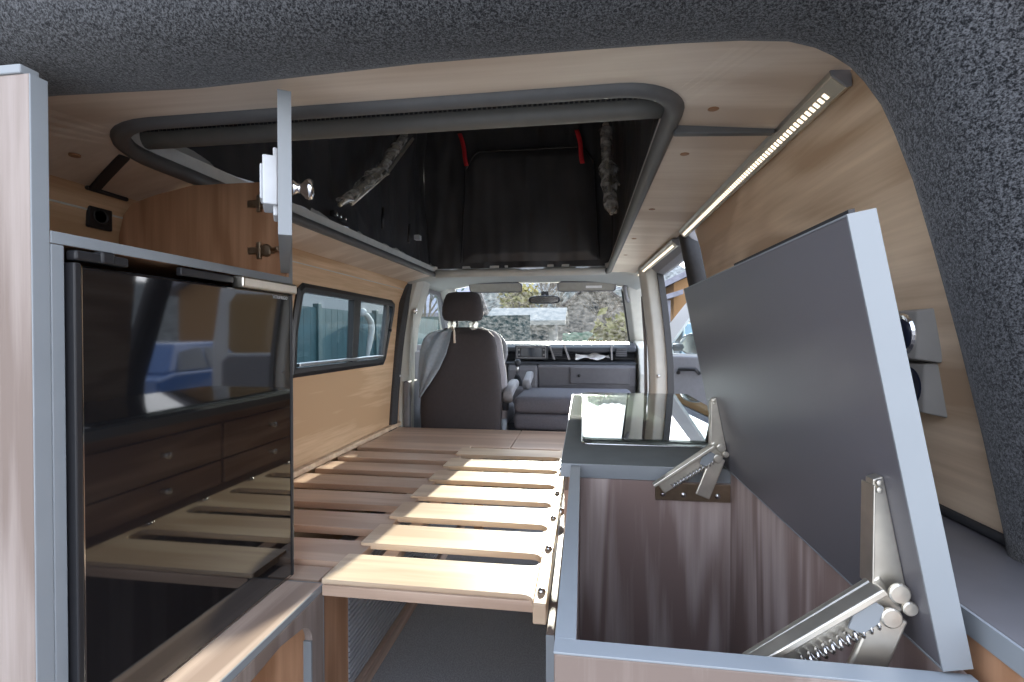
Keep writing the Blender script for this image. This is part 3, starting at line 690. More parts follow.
# raised flap
a0 = Vector((.2832, 0, .735)); a1 = Vector((.211, 0, 1.096)); u = (a1-a0).normalized(); nn = Vector((u.z, 0, -u.x))   # normal pointing right
def LP(t, s, y): p = a0+u*t+nn*s; return (p.x, y, p.z)
LL = (a1-a0).length; TH = .021
def lbox(bm, t0, t1, s0, s1, y0, y1):
    v = [bm.verts.new(LP(t, s, y)) for y in (y0, y1) for s in (s0, s1) for t in (t0, t1)]
    for f in ((0,2,3,1),(4,5,7,6),(0,1,5,4),(2,6,7,3),(0,4,6,2),(1,3,7,5)): bm.faces.new([v[i] for i in f])
bm = nb(); lbox(bm, .0, LL, 0, TH, .4325, 1.0775); lid = lbl(obj('flap_lid', bm, 'lid_grey', kt, .0006), 'dark grey flap standing open')
bm = nb(); lbox(bm, -.002, LL+.0015, -.0004, TH+.0004, .4305, .4325); lbox(bm, -.002, LL+.0015, -.0004, TH+.0004, 1.0775, 1.0795)
lbox(bm, LL, LL+.0015, -.0004, TH+.0004, .4325, 1.0775); lbox(bm, -.002, 0, -.0004, TH+.0004, .4325, 1.0775); obj('edge_strip', bm, 'edge_band', lid)
bm = nb(); lbox(bm, LL-.03, LL+.010, TH+.0006, TH+.006, .47, .80); lbl(obj('rubber_seal', bm, 'black_rubber', lid), 'black rubber strip along the top')
# folding flap stays at both ends of the well
def stay(yc, sg, base):
    t = lbl(obj('flap_stay', plate_on_lid(yc), 'zinc', kt, .001), 'folding metal flap stay')
    Pv = Vector((.259, 0, .783)); 
    def bar(p, q, w0, w1, y0, y1, mat, name, b=.002):
        p, q = Vector((p[0], 0, p[1])), Vector((q[0], 0, q[1])); d = (q-p).normalized(); n = Vector((-d.z, 0, d.x)); bm = nb()
        poly = [p+n*w0-d*0, p-n*w0, q-n*w1, q+n*w1]; 
        for k in range(1, 6):
            a = PI*k/6; 
        prism(bm, [(c.x, c.z) for c in poly], 'y', y0, y1); return obj(name, bm, mat, t, b)
    h = .004
    bar((.150, .700), (.262, .780), .0145, .0175, yc-h, yc+h, 'zinc', 'long_arm')
    bar((.1365, .7065), (.248, .7875), .003, .003, yc-sg*h, yc-sg*(h+.016), 'zinc', 'arm_flange', .001)
    bar((.228, .688), (.257, .765), .014, .014, yc-sg*.006, yc-sg*.012, 'zinc', 'short_arm')
    bm = nb(); tube(bm, [(.172+.075*k/90+.0045*math.cos(k*.9)*-.5, yc-sg*.010+.0048*math.sin(k*.9), .705+.052*k/90+.0045*math.cos(k*.9)*.8) for k in range(91)], .0014, 6)
    obj('spring', bm, 'steel', t, smooth=True)
    for x, z, r in ((.262, .784, .0085), (.256, .763, .0085), (.270, .772, .006)):
        bm = nb(); lathe(bm, [(r, 0), (r, .002), (r*.85, .003), (0, .0032)], (x, yc-sg*.012, z), (0, -sg, 0), 18); obj('pivot', bm, 'zinc', t, smooth=False)
    bm = nb(); prism(bm, [(.222, .752), (.228, .770), (.240, .778), (.250, .772), (.246, .758), (.234, .748)], 'y', yc-sg*.012, yc-sg*.015); obj('cover_plate', bm, 'edge_band', t, .001)
    y0, y1 = base; bm = nb(); box(bm, .145, .289, min(y0, y1), max(y0, y1), .668, .703)
    bp_ = obj('base_plate', bm, 'zinc_dark', t, .001)
    for x in (.16, .2, .265):
        bm = nb(); lathe(bm, [(0, .003), (.005, .002), (.006, 0)], (x, y1, .68), (0, -1 if y1 < y0 else 1, 0), 10); obj('screw', bm, 'steel', bp_ if False else t, smooth=True)
    bar((.155, .704), (.16, .690), .008, .008, yc-.003, yc+.003, 'zinc_dark', 'link')
def plate_on_lid(yc):
    # wedge-shaped channel standing on the lid face
    bm = nb()
    prism(bm, [(.2465, .876), (.2545, .879), (.2725, .787), (.268, .778), (.246, .782)], 'y', yc-.003, yc+.009)
    prism(bm, [(.2445, .872), (.2463, .872), (.2458, .784), (.244, .784)], 'y', yc-.008, yc+.012)
    for z in (.868, .874): lathe(bm, [(.003, 0), (.003, .004), (0, .0045)], (.250, yc-.003, z), (0, -1, 0), 8)
    return bm
stay(.462, 1, (.4348, .4385))
stay(.994, 1, (1.0215, 1.0165))

# worktop and the hob / sink combination
wt = thing('worktop', (.18, 1.6, .705), 'grey worktop over the drawers with the glass hob in it', 'worktop')
bobj('top', 'worktop', wt, -.044, .450, 1.022, 2.215, .7055, .7335, bevel=.001)
bm = nb(); box(bm, -.0458, -.0442, 1.0205, 2.2165, .7055, .7335); box(bm, -.0458, .45, 1.0200, 1.0218, .7055, .7335); box(bm, -.0458, .45, 2.2152, 2.217, .7055, .7335)
lbl(obj('edge_strip', bm, 'edge_band', wt), 'light grey edge strip')
hb = thing('hob_and_sink', (.18, 1.67, .734), 'steel hob and sink with glass lid set in the grey worktop', 'hob')
bm = nb(); prism(bm, rrect(-.004, .436, 1.195, 2.155, .02, 6), 'z', .7338, .7385); obj('rim', bm, 'steel', hb, .0015)
bm = nb(); prism(bm, rrect(.018, .425, 1.215, 2.14, .03, 6), 'z', .7386, .7392); lbl(obj('hob_plate', bm, 'hob_grey', hb), 'grey hob plate')
for x, y, r in ((.105, 1.93, .05), (.09, 1.55, .055)):
    bm = nb(); lathe(bm, [(r, 0), (r, .003), (r*.8, .0045), (r*.45, .0045), (r*.4, .006), (0, .006)], (x, y, .7392), (0, 0, 1), 24); lbl(obj('burner', bm, 'black_rubber', hb, smooth=False), 'dark round burner')
bm = nb(); lathe(bm, [(.15, .0), (.152, .004), (.146, .005), (.135, .001), (0, .0008)], (0, 0, 0), (0, 0, 1), 40)
lbl(obj('sink_bowl', bm, 'render_white', hb, smooth=True, mtx=Matrix.Translation((.305, 1.72, .7392)) @ Matrix.Diagonal((.5, 1.6, 1, 1))), 'oval steel sink')
bm = nb(); prism(bm, rrect(-.002, .434, 1.20, 2.15, .02, 6), 'z', .7465, .7515); lbl(obj('glass_lid', bm, 'glass_lid', hb, .001), 'tinted glass lid')
bobj('lid_hinge', 'steel', hb, .415, .434, 1.3, 1.36, .7386, .7464, bevel=.001); bobj('lid_hinge', 'steel', hb, .415, .434, 1.95, 2.01, .7386, .7464, bevel=.001)
bobj('lid_seal', 'black_rubber', hb, .0, .02, 1.215, 1.225, .7393, .7464, bevel=.001)

# square wall outlets beside the flap
def outlet(z, ring, label):
    t = thing('wall_outlet', (.43, .705, z), label, 'outlet', 'square outlets on the right wall')
    y0, y1 = .678, .748; h = .031; xw = .447-.0*z if z < .95 else .438
    bm = nb(); A = [(xw, y0-.006, z-h-.004), (xw, y1+.006, z-h-.004), (xw, y1+.006, z+h+.004), (xw, y0-.006, z+h+.004)]
    B = [(xw-.018, y0+.014, z-h), (xw-.018, y1, z-h), (xw-.018, y1, z+h), (xw-.018, y0+.014, z+h)]
    ring_loft(bm, [A, B]); obj('housing', bm, 'outlet_grey', t, .002)
    bm = nb(); yc = (y0+y1)/2+.008; lathe(bm, [(.0, -.004), (.022, -.004), (.022, .001), (.027, .003), (.029, .0), (.029, -.004)] if ring else [(0, .001), (.024, .001), (.026, 0)], (xw-.0185, yc, z), (-1, 0, 0), 28)
    obj('round_insert', bm, 'chrome' if ring else 'hole_blue', t, smooth=False)
    if ring:
        bm = nb(); lathe(bm, [(.021, -.003), (.021, .0005), (.012, .002), (0, .0025)], (xw-.0185, yc, z), (-1, 0, 0), 24); obj('lens', bm, 'hole_blue', t, smooth=True)
outlet(1.0, True, 'square grey outlet with chrome ring, upper one behind the raised flap')
outlet(.932, False, 'square grey outlet with dark blue hole, lower one behind the raised flap')

# ------------------------------------------------------------------ cab
bm = nb()
grid(bm, lambda a, b: (-1.12+1.52*a, 3.04+.80*b, 1.408-.075*abs(2*a-1)**4), 24, 10)
tag(obj('ceiling_front', bm, 'head_liner', smooth=True, mods=[('SOLIDIFY', dict(thickness=.02, offset=1))]), 'pale cab headliner above the windscreen', 'ceiling', kind=ST)
def ws(a, b):     # windscreen surface
    top = -1.02+1.325*a; bot = -1.16+1.58*a; x = top+(bot-top)*b
    return (x, 3.82+.62*b+.08*(1-abs(2*a-1)**2), 1.345-.42*b)
bm = nb(); grid(bm, ws, 16, 8); wsc = tag(obj('window_2', bm, 'glass_clear', smooth=True), 'wide windscreen behind the dashboard', 'window', kind=ST)
bm = nb(); tube(bm, [ws(0, k/8) for k in range(9)], .02, 8); obj('seal', bm, 'black_rubber', wsc, smooth=True)
bm = nb(); tube(bm, [ws(1, k/8) for k in range(9)], .02, 8); obj('seal', bm, 'black_rubber', wsc, smooth=True)
for sgn, nm, lab in ((0, 'trim_14', 'pale left windscreen pillar beside the driver'), (1, 'trim_15', 'pale right windscreen pillar beside the dashboard')):
    bm = nb(); rings = []
    for k in range(9):
        b = -.05+1.12*k/8; x, y, z = ws(sgn, b); o = 1 if sgn else -1
        rings.append([(x-o*.015, y-.02, z), (x+o*.03, y-.09, z-.01), (x+o*.13, y-.08, z), (x+o*.13, y+.02, z), (x, y+.03, z)])
    ring_loft(bm, rings); tag(obj(nm, bm, 'trim_light', bevel=.008), lab, 'trim', kind=ST)
# driver door with its window
d2 = thing('door_2', (-1.16, 3.5, .6), 'closed driver door left of the driver seat', 'door', kind=ST)
bm = nb(); box(bm, -1.22, -1.14, 3.22, 4.2, 0, .90); obj('door_panel', bm, 'trim_grey', d2, .02)
bm = nb()
hole2 = [(3.30, .93), (4.10, .93), (4.06, 1.0), (3.78, 1.29), (3.72, 1.31), (3.34, 1.31), (3.30, 1.27)]
hh = []
for i in range(len(hole2)):
    a, b = hole2[i], hole2[(i+1) % len(hole2)]
    for k in range(3): hh.append((a[0]+(b[0]-a[0])*k/3, a[1]+(b[1]-a[1])*k/3))
holed(bm, [(3.2, .88), (4.32, .88), (3.86, 1.36), (3.2, 1.40)], hh, lambda y, z, d: (-1.16+.12*max(0, z-.95)-d, y, z), .03); obj('window_surround', bm, 'trim_grey', d2)
bm = nb(); bm.faces.new([bm.verts.new((-1.175+.12*max(0, z-.95), y, z)) for y, z in hole2]); obj('pane', bm, 'glass_door', d2)
# right lower side below the passenger door line
bm = nb(); prism(bm, [(3.86, 0), (3.84, .70), (3.95, .90), (4.42, .97), (4.5, .90), (4.5, 0)], 'x', .43, .52)
tag(obj('trim_16', bm, 'trim_light', bevel=.01), 'pale side panel closing the right end of the dashboard', 'trim', kind=ST)
# passenger door, swung open outside
d1 = thing('door_1', (.52, 3.95, .1), 'open passenger door seen through the sliding door opening', 'door', kind=ST)
dd = Vector((.8, -.6, 0)); dn = Vector((.6, .8, 0))
def DP(uu, z, d): return (.52+dd.x*uu+dn.x*d, 3.95+dd.y*uu+dn.y*d, z)
dh = [(.17, .86), (.96, .86), (.95, 1.25), (.9, 1.32), (.50, 1.32), (.44, 1.29), (.165, .93)]
hh = []
for i in range(len(dh)):
    a, b = dh[i], dh[(i+1) % len(dh)]
    for k in range(4): hh.append((a[0]+(b[0]-a[0])*k/4, a[1]+(b[1]-a[1])*k/4))
bm = nb(); holed(bm, [(0, -.1), (1.06, -.1), (1.06, .9), (1.0, 1.38), (.44, 1.38), (.40, 1.36), (0, .90)], hh, DP, .05); obj('door_frame', bm, 'van_paint', d1)
bm = nb()
V = [bm.verts.new(DP(uu, z, d)) for d in (-.05, -.002) for uu, z in ((.16, .0), (1.0, .0), (1.0, .80), (.96, .845), (.20, .845), (.16, .80))]
bm.faces.new(V[:6]); bm.faces.new(V[6:][::-1])
for i in range(6): bm.faces.new((V[i], V[(i+1) % 6], V[6+(i+1) % 6], V[6+i]))
obj('door_card', bm, 'trim_grey', d1, .01)
bm = nb(); P = [DP(.26, .72, -.055), DP(.28, .75, -.075), DP(.40, .755, -.075), DP(.42, .72, -.055)]; tube(bm, P, .014, 8); obj('door_handle', bm, 'black_plastic', d1, smooth=True)
bm = nb(); bm.faces.new([bm.verts.new(DP(uu, z, .02)) for uu, z in dh]); obj('pane', bm, 'glass_door', d1)
bm = nb(); ring_loft(bm, [[Vector(DP(.30, .93, .12))+dd*math.cos(a)*.12*r+Vector((0, 0, math.sin(a)*.085*r))+dn*h for a in (2*PI*k/20 for k in range(20))] for r, h in ((.96, -.02), (1, 0), (.95, .05), (.7, .09), (.2, .1))])
mr = obj('wing_mirror', bm, 'dash_dark', d1, smooth=True)
bm = nb(); ring_loft(bm, [[Vector(DP(.30, .93, .12))+dd*math.cos(a)*.105*r+Vector((0, 0, math.sin(a)*.072*r))+dn*h for a in (2*PI*k/20 for k in range(20))] for r, h in ((1, -.022), (.98, -.026))])
lbl(obj('mirror_glass', bm, 'chrome', mr), 'mirror glass')
bm = nb(); tube(bm, [DP(.12, .90, .03), DP(.24, .91, .14)], .03, 8); obj('mirror_arm', bm, 'dash_dark', d1, smooth=True)
# sun visors, mirror, grab handle
def visor(x0, x1, label, tagx):
    t = thing('sun_visor', ((x0+x1)/2, 3.72, 1.37), label, 'sun visor', 'sun visors')
    bm = nb(); pts = rrect(x0, x1, 0, .15, .03, 5)
    ring_loft(bm, [[(x, 3.79-y*.35+d, 1.335+y*.43+d*.3) for x, y in pts] for d in (0, .016)]); obj('panel', bm, 'visor_beige', t, .004)
    bm = nb(); tube(bm, [(x, 3.79-y*.35-.002, 1.335+y*.43) for x, y in pts], .0045, 6, closed=True); lbl(obj('piping', bm, 'trim_grey', t, smooth=True), 'dark edge piping')
    if tagx is not None:
        bm = nb(); ring_loft(bm, [[(x, 3.79-y*.35+d, 1.335+y*.43+d*.3) for x, y in rrect(tagx, tagx+.12, .05, .09, .004, 2)] for d in (-.0012, -.0002)]); lbl(obj('sticker', bm, 'paper', t), 'pale warning sticker')
    bm = nb(); tube(bm, [(x0+.02, 3.752, 1.406), (x1-.02, 3.752, 1.406)], .005, 8); obj('pivot_rod', bm, 'trim_grey', t, smooth=True)
visor(-.88, -.47, 'driver side sun visor folded up left of the mirror', None)
visor(-.19, .24, 'passenger side sun visor with pale sticker right of the mirror', .02)
t = thing('rear_view_mirror', (-.30, 3.86, 1.27), 'dark interior mirror hanging on the windscreen', 'mirror')
bm = nb(); ring_loft(bm, [[(-.30+.125*r*math.copysign(abs(math.cos(a))**.6, math.cos(a)), 3.84+h, 1.277+.032*r*math.copysign(abs(math.sin(a))**.7, math.sin(a))) for a in (2*PI*k/24 for k in range(24))] for r, h in ((.9, -.004), (1, 0), (1, .012), (.8, .03), (.3, .035))]); obj('housing', bm, 'dash_dark', t, smooth=True)
bm = nb(); ring_loft(bm, [[(-.30+.112*r*math.copysign(abs(math.cos(a))**.6, math.cos(a)), 3.84+h, 1.277+.024*r*math.copysign(abs(math.sin(a))**.7, math.sin(a))) for a in (2*PI*k/24 for k in range(24))] for r, h in ((1, -.006), (1, -.0045))]); lbl(obj('glass', bm, 'chrome', t), 'mirror glass')
bm = nb(); tube(bm, [(-.30, 3.87, 1.285), (-.30, 3.90, 1.33)], .014, 8); box(bm, -.33, -.27, 3.88, 3.92, 1.30, 1.345); obj('stem', bm, 'dash_dark', t)
t = thing('grab_handle', (.36, 3.72, 1.30), 'dark grab handle on the right windscreen pillar', 'handle')
bm = nb(); tube(bm, [(.315, 3.66, 1.37), (.30, 3.68, 1.355), (.325, 3.80, 1.28), (.345, 3.86, 1.26)], .014, 10); obj('grip', bm, 'trim_grey', t, smooth=True)
for p in ((.325, 3.66, 1.378), (.36, 3.87, 1.262)):
    bm = nb(); lathe(bm, [(.018, -.01), (.02, 0), (.016, .01), (0, .012)], p, (-1, -.2, 0), 12); obj('mount', bm, 'trim_light', t, smooth=True)

# dashboard
da = thing('dashboard', (-.37, 4.05, .6), 'dark dashboard with grey lower panel below the windscreen', 'dashboard')
bm = nb()
prof = [(4.50, .935), (4.30, .945), (4.05, .925), (3.98, .90), (3.97, .865), (4.06, .85), (4.08, .80), (3.95, .785), (3.93, .765), (4.5, .70)]
prism(bm, prof, 'x', -1.13, .42); obj('upper_dash', bm, 'dash_dark', da, .012)
bm = nb(); prism(bm, [(3.94, .764), (3.915, .75), (3.93, .60), (3.98, .45), (4.5, .45), (4.5, .764)], 'x', -.36, .41); obj('glove_box_panel', bm, 'dash_mid', da, .012)
bm = nb(); prism(bm, [(3.91, .745), (3.903, .74), (3.915, .615), (3.935, .61), (3.94, .745)], 'x', -.10, .36); gb = obj('glove_box', bm, 'dash_mid', da, .006)
bm = nb(); lathe(bm, [(.012, 0), (.012, .006), (0, .007)], (-.03, 3.907, .68), (0, -1, 0), 14); obj('lock', bm, 'black_plastic', gb, smooth=True)
bm = nb(); prism(bm, [(3.93, .764), (3.90, .72), (3.86, .60), (3.86, .30), (4.5, .30), (4.5, .764)], 'x', -.60, -.361); obj('centre_console', bm, 'dash_mid', da, .015)
bm = nb(); prism(bm, [(3.94, .764), (3.93, .60), (4.0, .40), (4.5, .40), (4.5, .764)], 'x', -1.13, -.61); obj('driver_lower_panel', bm, 'dash_mid', da, .012)
bm = nb(); box(bm, -.55, -.28, 3.955, 3.98, .80, .915); ra = obj('media_unit', bm, 'dash_dark', da, .006)
bm = nb(); box(bm, -.50, -.33, 3.949, 3.9545, .825, .895); lbl(obj('screen', bm, 'screen', ra), 'glossy dark display')
bm = nb()
for d in ((-.535, -.295, 3.948, 3.9545, .900, .906), (-.535, -.295, 3.948, 3.9545, .812, .818), (-.535, -.529, 3.948, 3.9545, .818, .9), (-.301, -.295, 3.948, 3.9545, .818, .9)): box(bm, *d)
obj('bezel', bm, 'satin', ra)
for x in (-.516, -.314):
    for z in (.84, .88):
        bm = nb(); lathe(bm, [(.008, 0), (.008, .007), (0, .008)], (x, 3.954, z), (0, -1, 0), 14); obj('knob', bm, 'satin', ra, smooth=False)
for x0, x1 in ((-.255, -.275), (-.165, -.115), (.20, .215)):
    bm = nb(); prism(bm, [(x1, .92), (x1+.014, .92), (x0+.014+.02, .80), (x0+.02, .80)] if x0 != -.165 else [(-.16, .925), (-.145, .925), (-.10, .80), (-.117, .80)], 'y', 3.955, 3.975); obj('silver_strip', bm, 'satin', da, .002)
for x in (-.21, .30):
    bm = nb(); box(bm, x-.045, x+.045, 3.96, 3.985, .825, .90); vt = obj('air_vent', bm, 'dash_dark', da, .008)
    bm = nb()
    for k in range(4): box(bm, x-.04, x+.04, 3.955, 3.962, .835+k*.017, .839+k*.017)
    obj('louvre', bm, 'dash_mid', vt)
bm = nb(); box(bm, -.60, -.36, 3.925, 3.94, .735, .762); obj('switch_row', bm, 'dash_dark', da, .004)
# crumpled papers on the dash shelf
bm = nb(); grid(bm, lambda a, b: (-.06+.27*a, 3.955+.10*b, .800+.03*b+.022*math.sin(a*5+b*2)**2+.012*noise.noise((a*6, b*4, 1))), 16, 8)
tag(obj('paper_sheet', bm, 'paper', mods=[('SOLIDIFY', dict(thickness=.002))]), 'crumpled white paper lying in the dashboard shelf', 'paper')
# gear lever
t = thing('gear_lever', (-.50, 3.8, .60), 'gear lever with dark boot on the centre console', 'gear lever')
bm = nb(); rings = [superring(-.50, 3.82-.02*k, .60+.10*k/5, .055*(1-.75*k/5), .055*(1-.75*k/5), 2.5, 16) for k in range(6)]; ring_loft(bm, rings); obj('boot', bm, 'dash_dark', t, smooth=True)
bm = nb(); tube(bm, [(-.50, 3.73, .69), (-.495, 3.71, .765)], .009, 8); obj('shaft', bm, 'silver', t, smooth=True)
bm = nb(); lathe(bm, [(0, -.025), (.014, -.024), (.024, -.005), (.026, .012), (.018, .026), (0, .03)], (-.494, 3.707, .785), (0, -.15, 1), 18); obj('knob', bm, 'dash_dark', t, smooth=True)
bm = nb(); prism(bm, [(3.70, .45), (3.70, .59), (3.76, .605), (3.87, .605), (3.87, .45)], 'x', -.58, -.40); obj('base', bm, 'dash_mid', t, .01)
# steering wheel
t = thing('steering_wheel', (-.78, 3.72, .90), 'steering wheel in front of the driver seat', 'steering wheel')
SM = Matrix.Translation((-.78, 3.70, .86)) @ Matrix.Rotation(math.radians(62), 4, 'X')
bm = nb(); tube(bm, [(.195*math.cos(a), .195*math.sin(a), 0) for a in (2*PI*k/40 for k in range(40))], .017, 10, closed=True); lbl(obj('rim', bm, 'trim_grey', t, smooth=True, mtx=SM), 'grey leather rim')
bm = nb(); lathe(bm, [(.0, .03), (.05, .028), (.075, .015), (.08, -.01), (.06, -.04), (.03, -.2), (0, -.2)], (0, 0, 0), (0, 0, 1), 20); obj('hub', bm, 'dash_dark', t, smooth=True, mtx=SM)
bm = nb()
for a in (0, PI, 1.5*PI): tube(bm, [(.07*math.cos(a), .07*math.sin(a), 0), (.188*math.cos(a), .188*math.sin(a), 0)], [.02, .014], 8)
obj('spokes', bm, 'dash_dark', t, smooth=True, mtx=SM)

# driver seat
ds = thing('driver_seat', (-.775, 3.25, 0), 'dark driver seat with headrest seen from behind', 'seat')
def bz(tbl, z):
    for (z0, a), (z1, b) in zip(tbl, tbl[1:]):
        if z <= z1: k = (z-z0)/(z1-z0); return a+(b-a)*k
    return tbl[-1][1]
T = [(.36, .255), (.5, .268), (.62, .266), (.75, .255), (.87, .232), (.95, .225), (.995, .208), (1.03, .17), (1.05, .09)]
bm = nb(); rings = [superring(-.775, 3.055+.06*(z-.36), z, w_, .052 if z < 1.0 else .045*max(0, 1.05-z)/.05+.006, 3.6, 36) for z, w_ in ((z, bz(T, z)) for z in (.36, .42, .5, .58, .66, .74, .82, .88, .93, .97, .995, 1.015, 1.03, 1.042, 1.05))]
ring_loft(bm, rings); obj('backrest_shell', bm, 'seat_back', ds, smooth=True)
bm = nb(); rings = [superring(-.765, 3.14+.06*(z-.36), z, bz(T, z)+.014, .075 if z < 1.0 else .05, 3.2, 36) for z in (.36, .45, .55, .65, .75, .85, .93, .98, 1.02, 1.05)]
ring_loft(bm, rings); lbl(obj('backrest_cushion', bm, 'seat_fabric', ds, smooth=True), 'light grey seat cushion')
HT = [(1.092, .105), (1.10, .122), (1.13, .135), (1.18, .133), (1.23, .120), (1.26, .108), (1.272, .092), (1.278, .06)]
bm = nb(); ring_loft(bm, [superring(-.772, 3.10, z, w_, .055 if z < 1.25 else .04 if z < 1.275 else .02, 3.4, 32) for z, w_ in HT]); obj('headrest', bm, 'seat_back', ds, smooth=True)
for x in (-.845, -.70):
    bm = nb(); tube(bm, [(x, 3.10, .99), (x, 3.10, 1.10)], .009, 10); lbl(obj('headrest_post', bm, 'chrome', ds, smooth=True), 'chrome headrest post')
    bm = nb(); lathe(bm, [(.026, -.035), (.03, -.02), (.026, .0), (.03, .015), (.022, .03)], (x, 3.10, 1.058), (0, 0, 1), 14); lbl(obj('post_sleeve', bm, glass_mat('film_b', (.8, .82, .82), .12, .1, .3), ds, smooth=True), 'clear plastic wrap')
bm = nb(); rings = [superring(-.77, y, .47, .25, .0, 3, 8) for y in ()]
ring_loft(bm, [[(-.77+.265*c, y, .44+.09*s) for c, s in ((math.copysign(abs(math.cos(a))**.5, math.cos(a)), math.copysign(abs(math.sin(a))**.6, math.sin(a))) for a in (2*PI*k/24 for k in range(24)))] for y in (3.12, 3.2, 3.4, 3.58, 3.63)]); lbl(obj('seat_cushion', bm, 'seat_fabric', ds, smooth=True), 'light grey seat cushion')
bobj('seat_base', 'dash_dark', ds, -1.0, -.54, 3.10, 3.55, .0, .36, bevel=.02)
bm = nb(); ring_loft(bm, [[(-.472+.032*math.copysign(abs(math.cos(a))**.6, math.cos(a)), y, z+.030*math.copysign(abs(math.sin(a))**.6, math.sin(a))) for a in (2*PI*k/16 for k in range(16))] for y, z in ((3.06, .60), (3.07, .625), (3.2, .65), (3.36, .665), (3.38, .66))]); lbl(obj('armrest', bm, 'trim_grey', ds, smooth=True), 'grey folding armrest')
bm = nb(); tube(bm, [(-.50, 3.11, .52), (-.49, 3.10, .63)], .028, 10); obj('armrest_pivot', bm, 'dash_dark', ds, smooth=True)
bm = nb(); tube(bm, [(-.505, 3.10, .36), (-.50, 3.09, .46)], .022, 8); obj('belt_buckle', bm, 'cloth', ds, smooth=True)
# cloth hanging over the driver seat
LC = [(-.905, 1.035), (-.965, 1.015), (-1.015, .975), (-1.042, .90), (-1.055, .80), (-1.056, .70), (-1.052, .60)]
RC = [(-.825, 1.035), (-.828, 1.01), (-.835, .96), (-.858, .88), (-.90, .79), (-.965, .69), (-1.042, .595)]
def lerp_t(tb, t):
    k = min(int(t*(len(tb)-1)), len(tb)-2); f = t*(len(tb)-1)-k; a, b = tb[k], tb[k+1]; return (a[0]+(b[0]-a[0])*f, a[1]+(b[1]-a[1])*f)
def cl(a, b):
    l, r = lerp_t(LC, b), lerp_t(RC, b); x = l[0]+(r[0]-l[0])*a; z = l[1]+(r[1]-l[1])*a
    y = 2.990+.06*(z-.36)-.0-.013*math.sin(a*13+3*b)*(1-.4*b)+.05*max(0, (-.985-x)/.07)
    if b < .1: y += (.1-b)*.5
    return (x, y, z)
bm = nb(); grid(bm, cl, 36, 40)
t = tag(obj('seat_cloth', bm, 'cloth', smooth=True, mods=[('SOLIDIFY', dict(thickness=.003))]), 'blue grey cloth hung over the left shoulder of the driver seat', 'cloth')
bm = nb(); tube(bm, [(-.832, 3.05, 1.05), (-.815, 3.015, 1.045), (-.802, 2.996, 1.02), (-.797, 2.99, .95)], .007, 8); lbl(obj('cord', bm, 'cord', t, smooth=True), 'cream tie cord')
# seat belt beside the driver
t = thing('seat_belt', (-1.10, 3.12, .9), 'seat belt on the left pillar beside the driver seat', 'seat belt')
bm = nb(); ring_loft(bm, [[(x, y, z), (x, y+.045, z), (x+.002, y+.045, z), (x+.002, y, z)] for x, y, z in ((-1.108, 3.06, .35), (-1.106, 3.065, .7), (-1.106, 3.07, 1.0), (-1.10, 3.085, 1.16))]); obj('webbing', bm, 'trim_light', t)
bm = nb(); lathe(bm, [(.02, 0), (.022, .012), (.012, .02), (0, .022)], (-1.105, 3.11, 1.16), (1, 0, 0), 16); obj('anchor', bm, 'chrome', t, smooth=True)
# passenger bench, backrest folded flat
ps = thing('passenger_seat', (-.03, 3.3, 0), 'grey double passenger seat with its backrest folded flat', 'seat')
def slab(name, mat, x0, x1, y0, y1, z0, z1, b=.03, lab=None):
    bm = nb(); box(bm, x0, x1, y0, y1, z0, z1); o = obj(name, bm, mat, ps, 0, True, mods=[('BEVEL', dict(width=b, segments=4))]); return o
slab('folded_backrest', 'seat_pad', -.43, .335, 3.02, 3.60, .51, .615, .035)
slab('seat_cushion', 'seat_pad', -.43, .335, 3.03, 3.62, .405, .508, .03)
slab('seat_base', 'seat_dark', -.40, .32, 3.06, 3.58, .0, .403, .02)
bm = nb(); ring_loft(bm, [[(-.395+.028*math.copysign(abs(math.cos(a))**.6, math.cos(a)), y, z+.028*math.copysign(abs(math.sin(a))**.6, math.sin(a))) for a in (2*PI*k/16 for k in range(16))] for y, z in ((3.42, .645), (3.45, .66), (3.64, .70), (3.66, .70))]); obj('armrest', bm, 'trim_grey', ps, smooth=True)

# ------------------------------------------------------------------ outside
GZ = -.62
bm = nb(); v = [bm.verts.new(p) for p in ((-80, -60, GZ), (80, -60, GZ), (80, 140, GZ), (-80, 140, GZ))]; bm.faces.new(v)
tag(obj('ground', bm, 'tarmac'), 'grey paved yard around the van', 'ground', kind=ST)
# teal fence along the left side, then turning across the front
fe = thing('garden_fence', (-4.2, 6, GZ), 'dark teal board fence left of the van', 'fence')
def fence_run(fe, p, q, h, mat='fence_teal', pitch=2.2):
    p, q = Vector(p), Vector(q); L = (q-p).length; d = (q-p).normalized(); n = Vector((-d.y, d.x, 0)); k = int(L/pitch)
    for i in range(k):
        bm = nb()
        for j in range(11):
            a = p+d*(i*pitch+.05+j*(pitch-.06)/11); b = a+d*((pitch-.06)/11-.006)
            vv = [a-n*.01, b-n*.01, b+n*.012, a+n*.012]
            ring_loft(bm, [[(c.x, c.y, GZ+.08) for c in vv], [(c.x, c.y, GZ+h) for c in vv]])
        obj('board_panel', bm, mat, fe)
        bm = nb(); a = p+d*(i*pitch); box(bm, a.x-.05, a.x+.05, a.y-.05, a.y+.05, GZ, GZ+h+.06); obj('fence_post', bm, mat, fe, .005)
fence_run(fe, (-4.2, -1.5, 0), (-4.2, 15, 0), 2.06)
f2 = thing('front_fence', (-1, 15, GZ), 'dark teal board fence across the yard ahead of the windscreen', 'fence')
fence_run(f2, (-8, 17, 0), (-.6, 15, 0), 2.25)
pp = thing('reflection_stand_in', (-4.1, 8.2, GZ), 'white bent pipe stand-in, added before the teal fence', 'reflection')
